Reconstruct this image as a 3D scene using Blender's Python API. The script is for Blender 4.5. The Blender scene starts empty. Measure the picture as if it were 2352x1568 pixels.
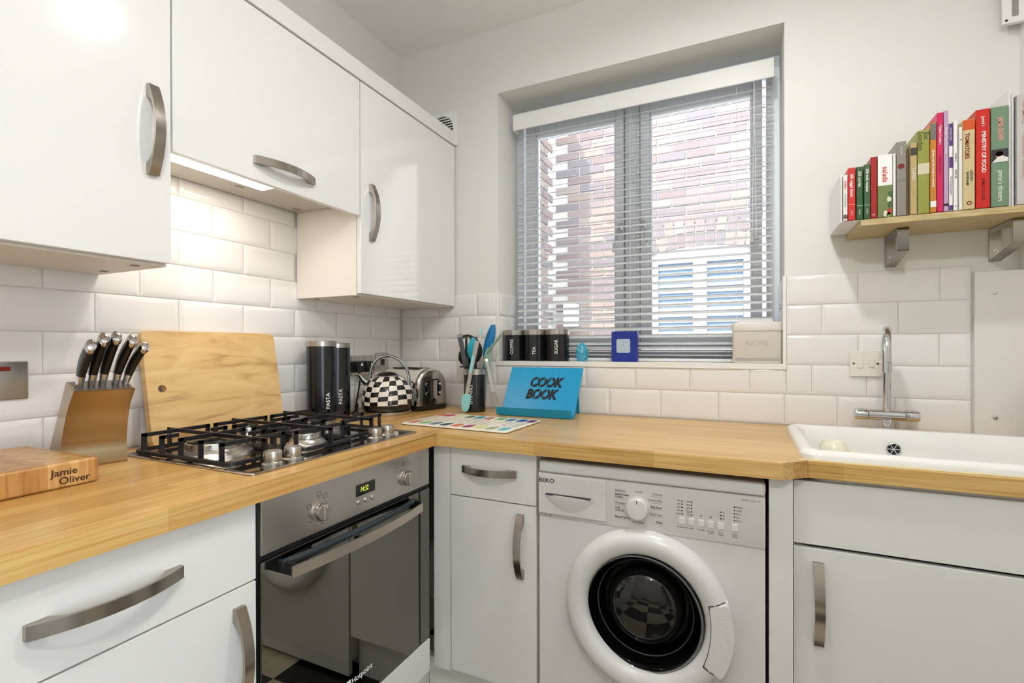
import bpy, bmesh, math, random
from mathutils import Matrix, Vector
random.seed(7)
S = bpy.context.scene
C = S.collection
PI = math.pi

# ------------------------------------------------------------------ camera
cam = bpy.data.cameras.new('camera'); camo = bpy.data.objects.new('camera', cam); C.objects.link(camo)
fw = Vector((-0.4128115, 0.9108148, -0.0017733)); rt = Vector((0.9108157, 0.4128079, -0.0020762)); up = Vector((0.0011590, 0.0024722, 0.9999963))
m = Matrix((rt, up, -fw)).transposed().to_4x4(); m.translation = (1.50539, -1.87880, 1.18029)
camo.matrix_world = m
cam.sensor_width = 36.0; cam.lens = 1102.241 * 36 / 2352
cam.shift_x = -(1202.945 - 1176) / 2352; cam.shift_y = (799.012 - 784) / 2352
cam.clip_start = 0.02
S.camera = camo
S.view_settings.view_transform = 'Standard'; S.view_settings.look = 'None'
S.view_settings.exposure = 0.10; S.view_settings.gamma = 1.0; S.view_settings.use_curve_mapping = False

# ------------------------------------------------------------------ world, sun, lamps
w = bpy.data.worlds.new('world'); S.world = w; w.use_nodes = True
bg = w.node_tree.nodes['Background']; bg.inputs[0].default_value = (0.77, 0.88, 1.0, 1); bg.inputs[1].default_value = 5.2
def lamp(name, kind, loc, power, color=(1, 1, 1), size=0.1, rot=(0, 0, 0), size_y=None, spread=None):
    L = bpy.data.lights.new(name, kind); o = bpy.data.objects.new(name, L); C.objects.link(o)
    o.location = loc; o.rotation_euler = rot; L.energy = power; L.color = color
    if kind == 'AREA':
        L.shape = 'DISK' if size_y is None else 'RECTANGLE'; L.size = size
        if size_y: L.size_y = size_y
        if spread: L.spread = spread
    return o
sun = lamp('sun', 'SUN', (0, -3, 6), 5.0, (1.0, 0.93, 0.85)); sun.data.angle = 0.01
sun.rotation_euler = Vector((0.30, 0.62, -0.72)).to_track_quat('-Z', 'Y').to_euler()
WARM = (1.0, 0.99, 0.985)
FILL_GLOBES = [(1.60, -2.05, 25.0, 0.30)]     # x, y, watts, stem length of the added fill globe
SPOT = (1.455, -0.852, 2.50, 10.5)      # ceiling spotlight: x, y, height of its lens, watts

# ------------------------------------------------------------------ helpers
def lin(c):
    return tuple(((v / 12.92) if v <= 0.04045 else ((v + 0.055) / 1.055) ** 2.4) for v in c)
def rgb(r, g, b): return lin((r / 255, g / 255, b / 255))
MATS = {}
def mat(name, col=(0.8, 0.8, 0.8), rough=0.5, metal=0.0, spec=0.5, coat=0.0, emit=None, estr=0.0, trans=0.0):
    if name in MATS: return MATS[name]
    M = bpy.data.materials.new(name); M.use_nodes = True
    b = M.node_tree.nodes['Principled BSDF']
    b.inputs['Base Color'].default_value = (*col, 1); b.inputs['Roughness'].default_value = rough
    b.inputs['Metallic'].default_value = metal; b.inputs['Specular IOR Level'].default_value = spec
    b.inputs['Coat Weight'].default_value = coat; b.inputs['Coat Roughness'].default_value = 0.05
    b.inputs['Transmission Weight'].default_value = trans
    if emit: b.inputs['Emission Color'].default_value = (*emit, 1); b.inputs['Emission Strength'].default_value = estr
    MATS[name] = M; return M
def nodes(M): return M.node_tree.nodes, M.node_tree.links, M.node_tree.nodes['Principled BSDF']
def bump(M, scale, strength, dist=0.002, detail=3, stretch=(1, 1, 1)):
    n, l, b = nodes(M)
    tc = n.new('ShaderNodeTexCoord'); mp = n.new('ShaderNodeMapping'); mp.inputs['Scale'].default_value = stretch
    t = n.new('ShaderNodeTexNoise'); t.inputs['Scale'].default_value = scale; t.inputs['Detail'].default_value = detail
    bp = n.new('ShaderNodeBump'); bp.inputs['Strength'].default_value = strength; bp.inputs['Distance'].default_value = dist
    l.new(tc.outputs['Object'], mp.inputs[0]); l.new(mp.outputs[0], t.inputs['Vector']); l.new(t.outputs['Fac'], bp.inputs['Height']); l.new(bp.outputs[0], b.inputs['Normal'])
    return M
def mottle(M, c1, c2, scale, stretch=(1, 1, 1), lo=0.35, hi=0.65, detail=4):
    n, l, b = nodes(M)
    tc = n.new('ShaderNodeTexCoord'); mp = n.new('ShaderNodeMapping'); mp.inputs['Scale'].default_value = stretch
    t = n.new('ShaderNodeTexNoise'); t.inputs['Scale'].default_value = scale; t.inputs['Detail'].default_value = detail
    r = n.new('ShaderNodeValToRGB'); r.color_ramp.elements[0].position = lo; r.color_ramp.elements[1].position = hi
    r.color_ramp.elements[0].color = (*c1, 1); r.color_ramp.elements[1].color = (*c2, 1)
    l.new(tc.outputs['Object'], mp.inputs[0]); l.new(mp.outputs[0], t.inputs['Vector']); l.new(t.outputs['Fac'], r.inputs[0]); l.new(r.outputs[0], b.inputs['Base Color'])
    return M
def stave_wood(name, ca, cb, cdark, along='Y', bw=0.42, bh=0.042, rough=0.28, grain=60, plane='XY', gz=False):
    """laminated wood: staves of differing tone (brick texture) with fine grain along them"""
    M = mat(name, ca, rough, coat=0.15); n, l, b = nodes(M); b.inputs['Coat Roughness'].default_value = 0.22
    tc = n.new('ShaderNodeTexCoord'); mp = n.new('ShaderNodeMapping')
    if along == 'Y': mp.inputs['Rotation'].default_value = (0, 0, PI / 2)
    if plane == 'YZ': mp.inputs['Rotation'].default_value = (PI / 2, 0, PI / 2) if along == 'Z' else (0, -PI / 2, 0)
    br = n.new('ShaderNodeTexBrick'); br.inputs['Scale'].default_value = 1.0
    br.inputs['Color1'].default_value = (0, 0, 0, 1); br.inputs['Color2'].default_value = (1, 1, 1, 1); br.inputs['Mortar'].default_value = (0.4, 0.4, 0.4, 1)
    br.inputs['Mortar Size'].default_value = 0.0; br.inputs['Brick Width'].default_value = bw; br.inputs['Row Height'].default_value = bh
    br.offset = 0.37; br.offset_frequency = 3; br.squash = 0.8; br.squash_frequency = 2
    rp = n.new('ShaderNodeValToRGB'); e = rp.color_ramp.elements
    e[0].color = (*cb, 1); e[1].color = (*ca, 1); e.new(0.5).color = (*[(x * 0.6 + y * 0.4) for x, y in zip(ca, cb)], 1)
    mg = n.new('ShaderNodeMapping'); mg.inputs['Scale'].default_value = (grain, grain, 3.0) if gz else (1.5, grain, grain)
    no = n.new('ShaderNodeTexNoise'); no.inputs['Scale'].default_value = 3.0; no.inputs['Detail'].default_value = 6; no.inputs['Distortion'].default_value = 0.3
    r2 = n.new('ShaderNodeValToRGB'); r2.color_ramp.elements[0].position = 0.28; r2.color_ramp.elements[1].position = 0.6
    r2.color_ramp.elements[0].color = (*cdark, 1); r2.color_ramp.elements[1].color = (1, 1, 1, 1)
    mx = n.new('ShaderNodeMix'); mx.data_type = 'RGBA'; mx.blend_type = 'MULTIPLY'; mx.inputs[0].default_value = 0.85
    l.new(tc.outputs['Object'], mp.inputs[0]); l.new(mp.outputs[0], br.inputs['Vector']); l.new(br.outputs['Color'], rp.inputs[0])
    l.new(mp.outputs[0], mg.inputs[0]); l.new(mg.outputs[0], no.inputs['Vector']); l.new(no.outputs['Fac'], r2.inputs[0])
    l.new(rp.outputs[0], mx.inputs[6]); l.new(r2.outputs[0], mx.inputs[7]); l.new(mx.outputs[2], b.inputs['Base Color'])
    return M

def B(): return bmesh.new()
BEV = set(); WN = set()
def box(bm, x0, x1, y0, y1, z0, z1, bev=0.0, seg=2):
    r = bmesh.ops.create_cube(bm, size=1.0, matrix=Matrix.Translation(((x0 + x1) / 2, (y0 + y1) / 2, (z0 + z1) / 2)) @ Matrix.Diagonal((x1 - x0, y1 - y0, z1 - z0, 1)))
    if bev > 0:
        BEV.add(id(bm))
        es = {e for v in r['verts'] for e in v.link_edges}
        bmesh.ops.bevel(bm, geom=list(es), offset=bev, segments=seg, affect='EDGES', profile=0.5)
    return bm
def loft(bm, rings, cap0=True, cap1=True, closed=True):
    vs = [[bm.verts.new(p) for p in r] for r in rings]
    n = len(vs[0])
    for a, b in zip(vs, vs[1:]):
        for i in range(n if closed else n - 1):
            j = (i + 1) % n
            try: bm.faces.new((a[i], a[j], b[j], b[i]))
            except ValueError: pass
    if cap0: bm.faces.new(list(reversed(vs[0])))
    if cap1: bm.faces.new(vs[-1])
    return bm
def frame(d):
    d = Vector(d).normalized(); a = Vector((0, 0, 1)) if abs(d.z) < 0.9 else Vector((1, 0, 0))
    u = d.cross(a).normalized(); v = d.cross(u).normalized(); return u, v
def cyl(bm, p0, p1, r0, r1=None, n=24, cap0=True, cap1=True):
    if r1 is None: r1 = r0
    p0, p1 = Vector(p0), Vector(p1); u, v = frame(p1 - p0)
    ring = lambda p, r: [p + u * (r * math.cos(2 * PI * i / n)) + v * (r * math.sin(2 * PI * i / n)) for i in range(n)]
    return loft(bm, [ring(p0, r0), ring(p1, r1)], cap0, cap1)
def lathe(bm, prof, c=(0, 0, 0), axis=(0, 0, 1), n=40, cap0=True, cap1=True):
    """prof: (r, h) along axis from c"""
    c = Vector(c); d = Vector(axis).normalized(); u, v = frame(d)
    rings = [[c + d * h + u * (max(r, 1e-5) * math.cos(2 * PI * i / n)) + v * (max(r, 1e-5) * math.sin(2 * PI * i / n)) for i in range(n)] for r, h in prof]
    return loft(bm, rings, cap0, cap1)
def smooth_pts(pts, k=6):
    P = [Vector(p) for p in pts]; out = []
    for i in range(len(P) - 1):
        p0, p1, p2, p3 = P[max(i - 1, 0)], P[i], P[i + 1], P[min(i + 2, len(P) - 1)]
        for j in range(k):
            t = j / k
            out.append(0.5 * ((2 * p1) + (p2 - p0) * t + (2 * p0 - 5 * p1 + 4 * p2 - p3) * t * t + (3 * p1 - p0 - 3 * p2 + p3) * t ** 3))
    out.append(P[-1]); return out
def sweep(bm, pts, sec, upv=None, closed=False):
    """sec(i, n) -> list of (a, b) in the plane across the path"""
    P = [Vector(p) for p in pts]; N = len(P); rings = []
    prev = None
    for i in range(N):
        t = (P[min(i + 1, N - 1)] - P[max(i - 1, 0)]).normalized()
        if upv is not None: b = Vector(upv); b = (b - t * b.dot(t)).normalized()
        elif prev is None: b = frame(t)[1]
        else: b = (prev - t * prev.dot(t)).normalized()
        prev = b; a = t.cross(b).normalized()
        rings.append([P[i] + a * x + b * y for x, y in sec(i, N)])
    if closed: rings.append(rings[0]); return loft(bm, rings, False, False)
    return loft(bm, rings)
def tube(bm, pts, r, n=10, closed=False):
    rr = r if callable(r) else (lambda t: r)
    return sweep(bm, pts, lambda i, N: [(rr(i / (N - 1)) * math.cos(2 * PI * k / n), rr(i / (N - 1)) * math.sin(2 * PI * k / n)) for k in range(n)], closed=closed)
def strip(bm, pts, wd, th, upv):
    W = wd if callable(wd) else (lambda t: wd)
    return sweep(bm, pts, lambda i, N: [(-th / 2, -W(i / (N - 1)) / 2), (th / 2, -W(i / (N - 1)) / 2), (th / 2, W(i / (N - 1)) / 2), (-th / 2, W(i / (N - 1)) / 2)], upv)
def prism(bm, poly, o, a, b, d0, d1):
    """polygon (s,t) -> o + a*s + b*t, extruded along a x b from d0 to d1"""
    o, a, b = Vector(o), Vector(a), Vector(b); nrm = a.cross(b)
    return loft(bm, [[o + a * s + b * t + nrm * d for s, t in poly] for d in (d0, d1)])
def rrect(cx, cy, hx, hy, r, k=6):
    out = []
    for sx, sy, a0 in ((1, 1, 0), (-1, 1, PI / 2), (-1, -1, PI), (1, -1, 3 * PI / 2)):
        for i in range(k + 1):
            a = a0 + PI / 2 * i / k
            out.append((cx + sx * (hx - r) + r * math.cos(a), cy + sy * (hy - r) + r * math.sin(a)))
    return out
def ellipse(cx, cy, rx, ry, n=24): return [(cx + rx * math.cos(2 * PI * i / n), cy + ry * math.sin(2 * PI * i / n)) for i in range(n)]
def sph(bm, c, r, sx=1, sy=1, sz=1, u=20, v=12):
    bmesh.ops.create_uvsphere(bm, u_segments=u, v_segments=v, radius=r, matrix=Matrix.Translation(c) @ Matrix.Diagonal((sx, sy, sz, 1))); return bm

def mesh_from(bm, name, material, ang=35):
    bmesh.ops.recalc_face_normals(bm, faces=bm.faces)
    me = bpy.data.meshes.new(name); bm.to_mesh(me)
    if id(bm) in BEV: BEV.discard(id(bm)); WN.add(me.name)
    bm.free()
    me.materials.append(material)
    for p in me.polygons: p.use_smooth = True
    me.set_sharp_from_angle(angle=math.radians(ang))
    return me
def wn(o):
    if o.data.name in WN:
        md = o.modifiers.new('weighted_normal', 'WEIGHTED_NORMAL'); md.keep_sharp = True; md.weight = 100
    return o
class Thing:
    def __init__(s, name, label, cat, loc=(0, 0, 0), rz=0, group=None, world=True, kind=None):
        o = bpy.data.objects.new(name, None); C.objects.link(o); o.empty_display_size = 0.05
        o.location = loc; o.rotation_euler = (0, 0, rz)
        if label: o['label'] = label
        if cat: o['category'] = cat
        if group: o['group'] = group
        if kind: o['kind'] = kind
        s.o = o; s.inv = (Matrix.Translation(loc) @ Matrix.Rotation(rz, 4, 'Z')).inverted() if world else Matrix.Identity(4)
    def part(s, name, bm, material, parent=None, label=None, ang=35):
        me = bm if isinstance(bm, bpy.types.Mesh) else mesh_from(bm, name, material, ang)
        me.transform(s.inv)
        o = bpy.data.objects.new(name, me); C.objects.link(o); o.parent = parent or s.o
        if label: o['label'] = label
        return wn(o)
def single(name, label, cat, bm, material, loc=(0, 0, 0), group=None, ang=35, kind=None):
    me = mesh_from(bm, name, material, ang); me.transform(Matrix.Translation(loc).inverted())
    o = bpy.data.objects.new(name, me); C.objects.link(o); o.location = loc
    if label: o['label'] = label
    if cat: o['category'] = cat
    if group: o['group'] = group
    if kind: o['kind'] = kind
    return wn(o)
def child(parent, name, me, matrix):
    o = bpy.data.objects.new(name, me); C.objects.link(o); o.parent = parent; o.matrix_local = matrix; return o
def text_mesh(s, size, o, right, upv, material, bold=0.0, ext=0.0003, shear=0.0, sx=1.0, align='CENTER', cylr=None, spacing=1.0, name='lettering'):
    cu = bpy.data.curves.new('t', 'FONT'); cu.body = s; cu.size = 1.0; cu.align_x = align; cu.align_y = 'CENTER'
    cu.offset = bold; cu.shear = shear; cu.space_character = spacing; cu.resolution_u = 3
    ob = bpy.data.objects.new('t', cu); me = bpy.data.meshes.new_from_object(ob)
    bpy.data.objects.remove(ob); bpy.data.curves.remove(cu)
    o, r, u = Vector(o), Vector(right).normalized(), Vector(upv).normalized(); nrm = r.cross(u)
    bm = bmesh.new(); bm.from_mesh(me); bpy.data.meshes.remove(me)
    g = bmesh.ops.extrude_face_region(bm, geom=bm.faces[:])
    top = {v for v in g['geom'] if isinstance(v, bmesh.types.BMVert)}
    for v in bm.verts:
        a, b = v.co.x * size * sx, v.co.y * size; h = ext if v in top else 0.0
        if cylr:
            th = b / cylr; v.co = o + r * a + u * (math.sin(th) * (cylr + h)) - nrm * (cylr - (cylr + h) * math.cos(th))
        else: v.co = o + r * a + u * b + nrm * h
    return mesh_from(bm, name, material)

# ------------------------------------------------------------------ materials
wall_m = bump(mat('wall_paint', rgb(228, 227, 221), 0.7), 220, 0.06, 0.001)
ceil_m = mat('ceiling_paint', rgb(250, 250, 249), 0.8)
tile_m = mat('glazed_tile', rgb(234, 231, 227), 0.09, spec=0.5); bump(tile_m, 9, 0.05, 0.004, 2)
grout_m = mat('grout', rgb(205, 202, 196), 0.9)
gloss_w = mat('gloss_white_lacquer', rgb(229, 228, 224), 0.09, spec=0.5, coat=0.3)
satin_w = mat('satin_white_laminate', rgb(229, 227, 222), 0.32)
carc_w = mat('white_melamine', rgb(230, 224, 214), 0.45)
gap_m = mat('dark_gap', rgb(60, 55, 50), 0.8)
brush = mat('brushed_nickel', rgb(168, 160, 150), 0.2, 1.0); bump(brush, 90, 0.05, 0.0004, 2, (1, 1, 25))
steel = mat('brushed_steel', rgb(196, 191, 186), 0.26, 1.0); bump(steel, 60, 0.10, 0.0004, 3, (8, 1, 60))
steel_h = mat('satin_steel', rgb(190, 184, 176), 0.3, 1.0)
darksteel = mat('polished_steel', rgb(168, 158, 146), 0.07, 1.0)
chrome = mat('chrome', rgb(215, 215, 218), 0.05, 1.0)
black_iron = mat('black_cast_iron', rgb(30, 29, 32), 0.32)
black_p = mat('black_plastic', rgb(18, 18, 19), 0.35)
black_g = mat('black_gloss', rgb(14, 14, 16), 0.12, coat=0.3)
mirror_g = mat('mirror_oven_glass', rgb(128, 126, 120), 0.02, 1.0)
appl_w = mat('appliance_white', rgb(222, 219, 217), 0.25)
appl_p = mat('appliance_panel', rgb(217, 214, 211), 0.35)
print_d = mat('printed_dark', rgb(40, 38, 40), 0.6)
print_g = mat('printed_grey', rgb(120, 116, 112), 0.6)
print_w = mat('printed_white', rgb(235, 235, 232), 0.6)
ceramic = mat('white_ceramic', rgb(238, 236, 230), 0.12, coat=0.2)
upvc = mat('window_upvc', rgb(232, 237, 243), 0.35)
blind_m = mat('blind_white', rgb(238, 238, 236), 0.4)
slat_m = mat('blind_slat', rgb(238, 238, 236), 0.4); n, l, b = nodes(slat_m)      # thin pvc lets some daylight through
tl_ = n.new('ShaderNodeBsdfTranslucent'); tl_.inputs[0].default_value = (0.9, 0.93, 0.96, 1); ms_ = n.new('ShaderNodeMixShader'); ms_.inputs[0].default_value = 0.4
l.new(b.outputs[0], ms_.inputs[1]); l.new(tl_.outputs[0], ms_.inputs[2]); l.new(ms_.outputs[0], n['Material Output'].inputs[0])
oak_y = stave_wood('oak_worktop_side_run', rgb(224, 186, 116), rgb(204, 160, 90), rgb(222, 190, 148), 'Y', rough=0.3)
oak_x = stave_wood('oak_worktop_window_run', rgb(222, 188, 122), rgb(206, 166, 98), rgb(222, 192, 150), 'X', rough=0.3)

# ------------------------------------------------------------------ room shell
H = 2.589; XR = 2.62; YF = -3.4
WX0, WX1, WZ0, WZ1, WD = 0.527, 1.642, 1.121, 2.301, 0.205
def struct(name, bm, material, ang=35):
    return single(name, None, None, bm, material, kind='structure', ang=ang)
floor_m = mat('chequer_floor', (0.5, 0.5, 0.5), 0.25); n, l, b = nodes(floor_m)
tc = n.new('ShaderNodeTexCoord'); mp = n.new('ShaderNodeMapping'); mp.inputs['Location'].default_value = (-1.225, 0.691, 0.013)
ck = n.new('ShaderNodeTexChecker'); ck.inputs['Scale'].default_value = 1 / 0.45
no = n.new('ShaderNodeTexNoise'); no.inputs['Scale'].default_value = 9; no.inputs['Detail'].default_value = 6; no.inputs['Distortion'].default_value = 1.5
rp = n.new('ShaderNodeValToRGB'); rp.color_ramp.elements[0].color = (*rgb(176, 166, 140), 1); rp.color_ramp.elements[1].color = (*rgb(225, 216, 192), 1)
l.new(tc.outputs['Object'], mp.inputs[0]); l.new(mp.outputs[0], ck.inputs['Vector']); l.new(tc.outputs['Object'], no.inputs['Vector']); l.new(no.outputs['Fac'], rp.inputs[0])
l.new(rp.outputs[0], ck.inputs['Color2']); ck.inputs['Color1'].default_value = (*rgb(22, 20, 18), 1); l.new(ck.outputs['Color'], b.inputs['Base Color'])
struct('floor', box(B(), -0.2, XR + 0.1, YF - 0.1, 0.3, -0.08, 0.0), floor_m)
struct('ceiling', box(B(), -0.2, XR + 0.2, YF - 0.2, 0.31, H, H + 0.12), ceil_m)
wl = struct('wall_left', box(B(), -0.25, -0.006, YF - 0.1, 0.31, 0, H), wall_m)
DY0, DY1, DZ1 = -3.0, -1.8, 2.1          # unseen glazed door added in the right-hand wall for fill daylight
bm = B(); box(bm, XR, XR + 0.15, YF - 0.1, DY0, 0, H); box(bm, XR, XR + 0.15, DY1, 0.31, 0, H); box(bm, XR, XR + 0.15, DY0, DY1, DZ1, H)
struct('wall_right', bm, wall_m)
struct('wall_front', box(B(), -0.2, XR + 0.1, YF - 0.15, YF, 0, H), wall_m)
bm = B()
YB = 0.006
box(bm, -0.006, WX0, YB, 0.31, 0, H); box(bm, WX1, XR, YB, 0.31, 0, H)
box(bm, WX0, WX1, YB, 0.31, 0, WZ0 - 0.022); box(bm, WX0, WX1, YB, 0.31, WZ1, H)
box(bm, 2.25, XR, -0.02, YB, 1.404, H)           # pipe boxing at the right
wb = struct('wall_back', bm, wall_m)
# grout beds, slightly behind the tile faces
Z0, R, P = 0.91, 0.102, 0.202
ZT = Z0 + 5 * R + 0.004
me = mesh_from(box(B(), -0.006, -0.0046, -1.95, 0.0, Z0 - 0.03, 1.69), 'grout', grout_m); child(wl, 'grout', me, Matrix.Identity(4))
bm = B(); box(bm, -0.006, WX0, 0.0046, YB, Z0 - 0.03, ZT); box(bm, WX0, WX1, 0.0046, YB, Z0 - 0.03, WZ0 - 0.022); box(bm, WX1, 2.14, 0.0046, YB, Z0 - 0.03, ZT)
child(wb, 'grout', mesh_from(bm, 'grout', grout_m), Matrix.Identity(4))
TM = {}
def tile_mesh(wd, ht):
    k = (round(wd, 3), round(ht, 3))
    if k not in TM:
        b2 = B(); g = 0.0012; bv = min(0.0135, wd / 3, ht / 3)
        rings = []
        for ins, z in ((g, -0.006), (g, -0.0042), (g + 0.0006, -0.0036), (bv, -0.0002), (bv + 0.0015, 0.0)):
            rings.append([(ins, ins, z), (wd - ins, ins, z), (wd - ins, ht - ins, z), (ins, ht - ins, z)])
        loft(b2, rings, False, True)
        TM[k] = mesh_from(b2, 'tile', tile_m, 20)
    return TM[k]
def tile_at(parent, o, right, upv, wd, ht):
    r, u = Vector(right), Vector(upv); nn = r.cross(u)
    M4 = Matrix((r, u, nn)).transposed().to_4x4(); M4.translation = o
    child(parent, 'tile', tile_mesh(wd, ht), M4)
# left wall: right = +y, normal must be +x :  (0,1,0)x(0,0,1) = (1,0,0)
for row in range(8):
    z = Z0 + row * R + (0.004 if row else 0.0); ht = R if row else R + 0.004
    if row == 7: ht = 1.685 - z
    js = [-k * P for k in range(10)] if row % 2 else [0] + [-(k + 0.5) * P for k in range(10)]
    if row >= 5: js = [j for j in js if -1.4 < j < -0.45]
    for a, c in zip(js, js[1:]):
        tile_at(wl, (0, c, z), (0, 1, 0), (0, 0, 1), a - c, ht)
# back wall: right = +x, normal -y : (1,0,0)x(0,0,1) = (0,-1,0)
BJ = {0: [[0, 0.21, 0.415, 0.62, 0.822, 1.026, 1.225, 1.43, 1.641, 1.796, 1.952, 2.14]],
      1: [[0, 0.11, 0.315, 0.52, 0.726, 0.93, 1.128, 1.331, 1.533, 1.647, 1.722, 1.877, 2.14]],
      2: [[0, 0.216, 0.42, 0.522], [1.647, 1.854, 2.063, 2.14]], 3: [[0, 0.12, 0.327, 0.522], [1.647, 1.751, 1.96, 2.14]],
      4: [[0, 0.216, 0.42, 0.522], [1.647, 1.853, 2.065, 2.14]]}
for row, runs in BJ.items():
    z = Z0 + row * R + (0.004 if row else 0.0); ht = R if row else R + 0.004
    if row == 1: ht = WZ0 - 0.02 - z
    for js in runs:
        for a, c in zip(js, js[1:]):
            if row >= 2 and js[0] == 0 and a < 0.53 and c > 0.53: c = 0.522
            tile_at(wb, (a, 0, z), (1, 0, 0), (0, 0, 1), c - a, R if (row == 1 and (c < WX0 or a > WX1)) else ht)
for z, ht in ((WZ0, ZT - R - WZ0 - 0.0), (ZT - R, R)):     # tiled foot of the left and right reveals
    tile_at(wb, (WX0 + 0.006, 0.004, z), (0, 1, 0), (0, 0, 1), WD - 0.01, ht)
    tile_at(wb, (WX1 - 0.006, WD - 0.006, z), (0, -1, 0), (0, 0, 1), WD - 0.01, ht)
bm = B()
box(bm, WX0 - 0.005, WX0 + 0.006, -0.002, 0.006, WZ0 - 0.02, ZT, 0.0015); box(bm, WX1 - 0.006, WX1 + 0.005, -0.002, 0.006, WZ0 - 0.02, ZT, 0.0015)
struct('trim_1', bm, ceramic)
struct('trim_2', box(B(), WX0 - 0.005, WX1 + 0.005, -0.003, 0.0, WZ0 - 0.02, WZ0, 0.001), ceramic)

# ------------------------------------------------------------------ window, blind
W1 = Thing('window_1', None, None, ((WX0 + WX1) / 2, WD, WZ0), kind='structure')
W1.part('window_sill', box(B(), WX0, WX1, 0.0, WD + 0.08, WZ0 - 0.022, WZ0, 0.002), ceramic)
fy0, fy1 = WD, WD + 0.07
bm = B()
box(bm, WX0, 0.560, fy0, fy1, WZ0, WZ1, 0.004); box(bm, 1.595, WX1, fy0, fy1, WZ0, WZ1, 0.004)
box(bm, 0.558, 1.597, fy0, fy1, 2.235, WZ1, 0.004); box(bm, 0.558, 1.597, fy0, fy1, WZ0, 1.165, 0.004)
W1.part('window_frame', bm, upvc)
bm = B(); box(bm, 1.046, 1.110, fy0, fy1, 1.16, 2.24, 0.004); box(bm, 1.062, 1.094, fy0 - 0.004, fy0, 1.16, 2.24, 0.002); W1.part('mullion', bm, upvc)
glass_m = bpy.data.materials.new('window_glass'); glass_m.use_nodes = True
gn, gl = glass_m.node_tree.nodes, glass_m.node_tree.links; gn.remove(gn['Principled BSDF'])
tr = gn.new('ShaderNodeBsdfTransparent'); gs = gn.new('ShaderNodeBsdfGlossy'); gs.inputs['Roughness'].default_value = 0.02; fr = gn.new('ShaderNodeFresnel'); fr.inputs[0].default_value = 1.45
mxs = gn.new('ShaderNodeMixShader'); gl.new(fr.outputs[0], mxs.inputs[0]); gl.new(tr.outputs[0], mxs.inputs[1]); gl.new(gs.outputs[0], mxs.inputs[2]); gl.new(mxs.outputs[0], gn['Material Output'].inputs[0])
for x0, x1, z1, hx in ((0.578, 1.042, 2.225, 1.028), (1.114, 1.580, 2.225, 1.128)):
    st = 0.050 if x0 < 1 else 0.038
    bm = B(); zz0 = 1.172
    gx0, gx1, gz0, gz1 = x0 + st, x1 - 0.034, zz0 + 0.042, z1 - 0.055
    for a in ((x0, gx0, zz0, z1), (gx1, x1, zz0, z1), (gx0, gx1, gz1, z1), (gx0, gx1, zz0, gz0)):
        box(bm, a[0], a[1], fy0 - 0.012, fy0 + 0.05, a[2], a[3], 0.003)
    cs = W1.part('casement', bm, upvc)
    bm = B(); t = 0.008
    for a in ((gx0 - .001, gx0 + t, gz0, gz1), (gx1 - t, gx1 + .001, gz0, gz1), (gx0, gx1, gz1 - t, gz1 + .001), (gx0, gx1, gz0 - .001, gz0 + t)):
        box(bm, a[0], a[1], fy0 - 0.006, fy0 + 0.012, a[2], a[3], 0.002)
    W1.part('glazing_bead', bm, upvc, cs)
    W1.part('pane', box(B(), gx0, gx1, fy0 + 0.015, fy0 + 0.019, gz0, gz1), glass_m, cs)
    s = -1 if x0 < 1 else 1
    bm = B(); hy = fy0 - 0.016
    box(bm, hx - 0.009, hx + 0.009, hy - 0.004, hy + 0.006, 1.665, 1.730, 0.002)
    cyl(bm, (hx, hy - 0.004, 1.682), (hx, hy - 0.022, 1.682), 0.011)
    strip(bm, smooth_pts([(hx, hy - 0.022, 1.688), (hx + s * 0.008, hy - 0.028, 1.655), (hx + s * 0.020, hy - 0.03, 1.62), (hx + s * 0.024, hy - 0.028, 1.588)]), 0.012, 0.007, (0, 1, 0))
    W1.part('window_handle', bm, chrome, cs, 'chrome casement handle')

G1 = Thing('fill_light_door', None, None, (XR, (DY0 + DY1) / 2, 0), kind='structure')  # added door, out of view, lets soft daylight onto the left-hand units
ym = (DY0 + DY1) / 2
for y0, y1 in ((DY0, ym - 0.002), (ym + 0.002, DY1)):
    bm = B()
    for a in ((y0, y0 + 0.07, 0.0, DZ1), (y1 - 0.07, y1, 0.0, DZ1), (y0 + 0.07, y1 - 0.07, DZ1 - 0.08, DZ1), (y0 + 0.07, y1 - 0.07, 0.0, 0.14)): box(bm, XR + 0.05, XR + 0.11, *a, 0.004)
    lf = G1.part('door_leaf', bm, upvc)
    G1.part('pane', box(B(), XR + 0.078, XR + 0.082, y0 + 0.07, y1 - 0.07, 0.14, DZ1 - 0.08), glass_m, lf)
bm = B(); box(bm, XR + 0.02, XR + 0.05, ym + 0.03, ym + 0.05, 1.0, 1.02, 0.003); box(bm, XR + 0.02, XR + 0.03, ym + 0.03, ym + 0.15, 1.0, 1.02, 0.003); G1.part('door_handle', bm, chrome)
single('fill_door_ground', 'pale paving outside the added fill-light door', 'ground', box(B(), XR + 0.16, 7.0, -7.0, 0.3, -0.12, -0.05), mat('concrete', rgb(170, 165, 158), 0.9), (4, -2, -0.05), kind='structure')

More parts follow.
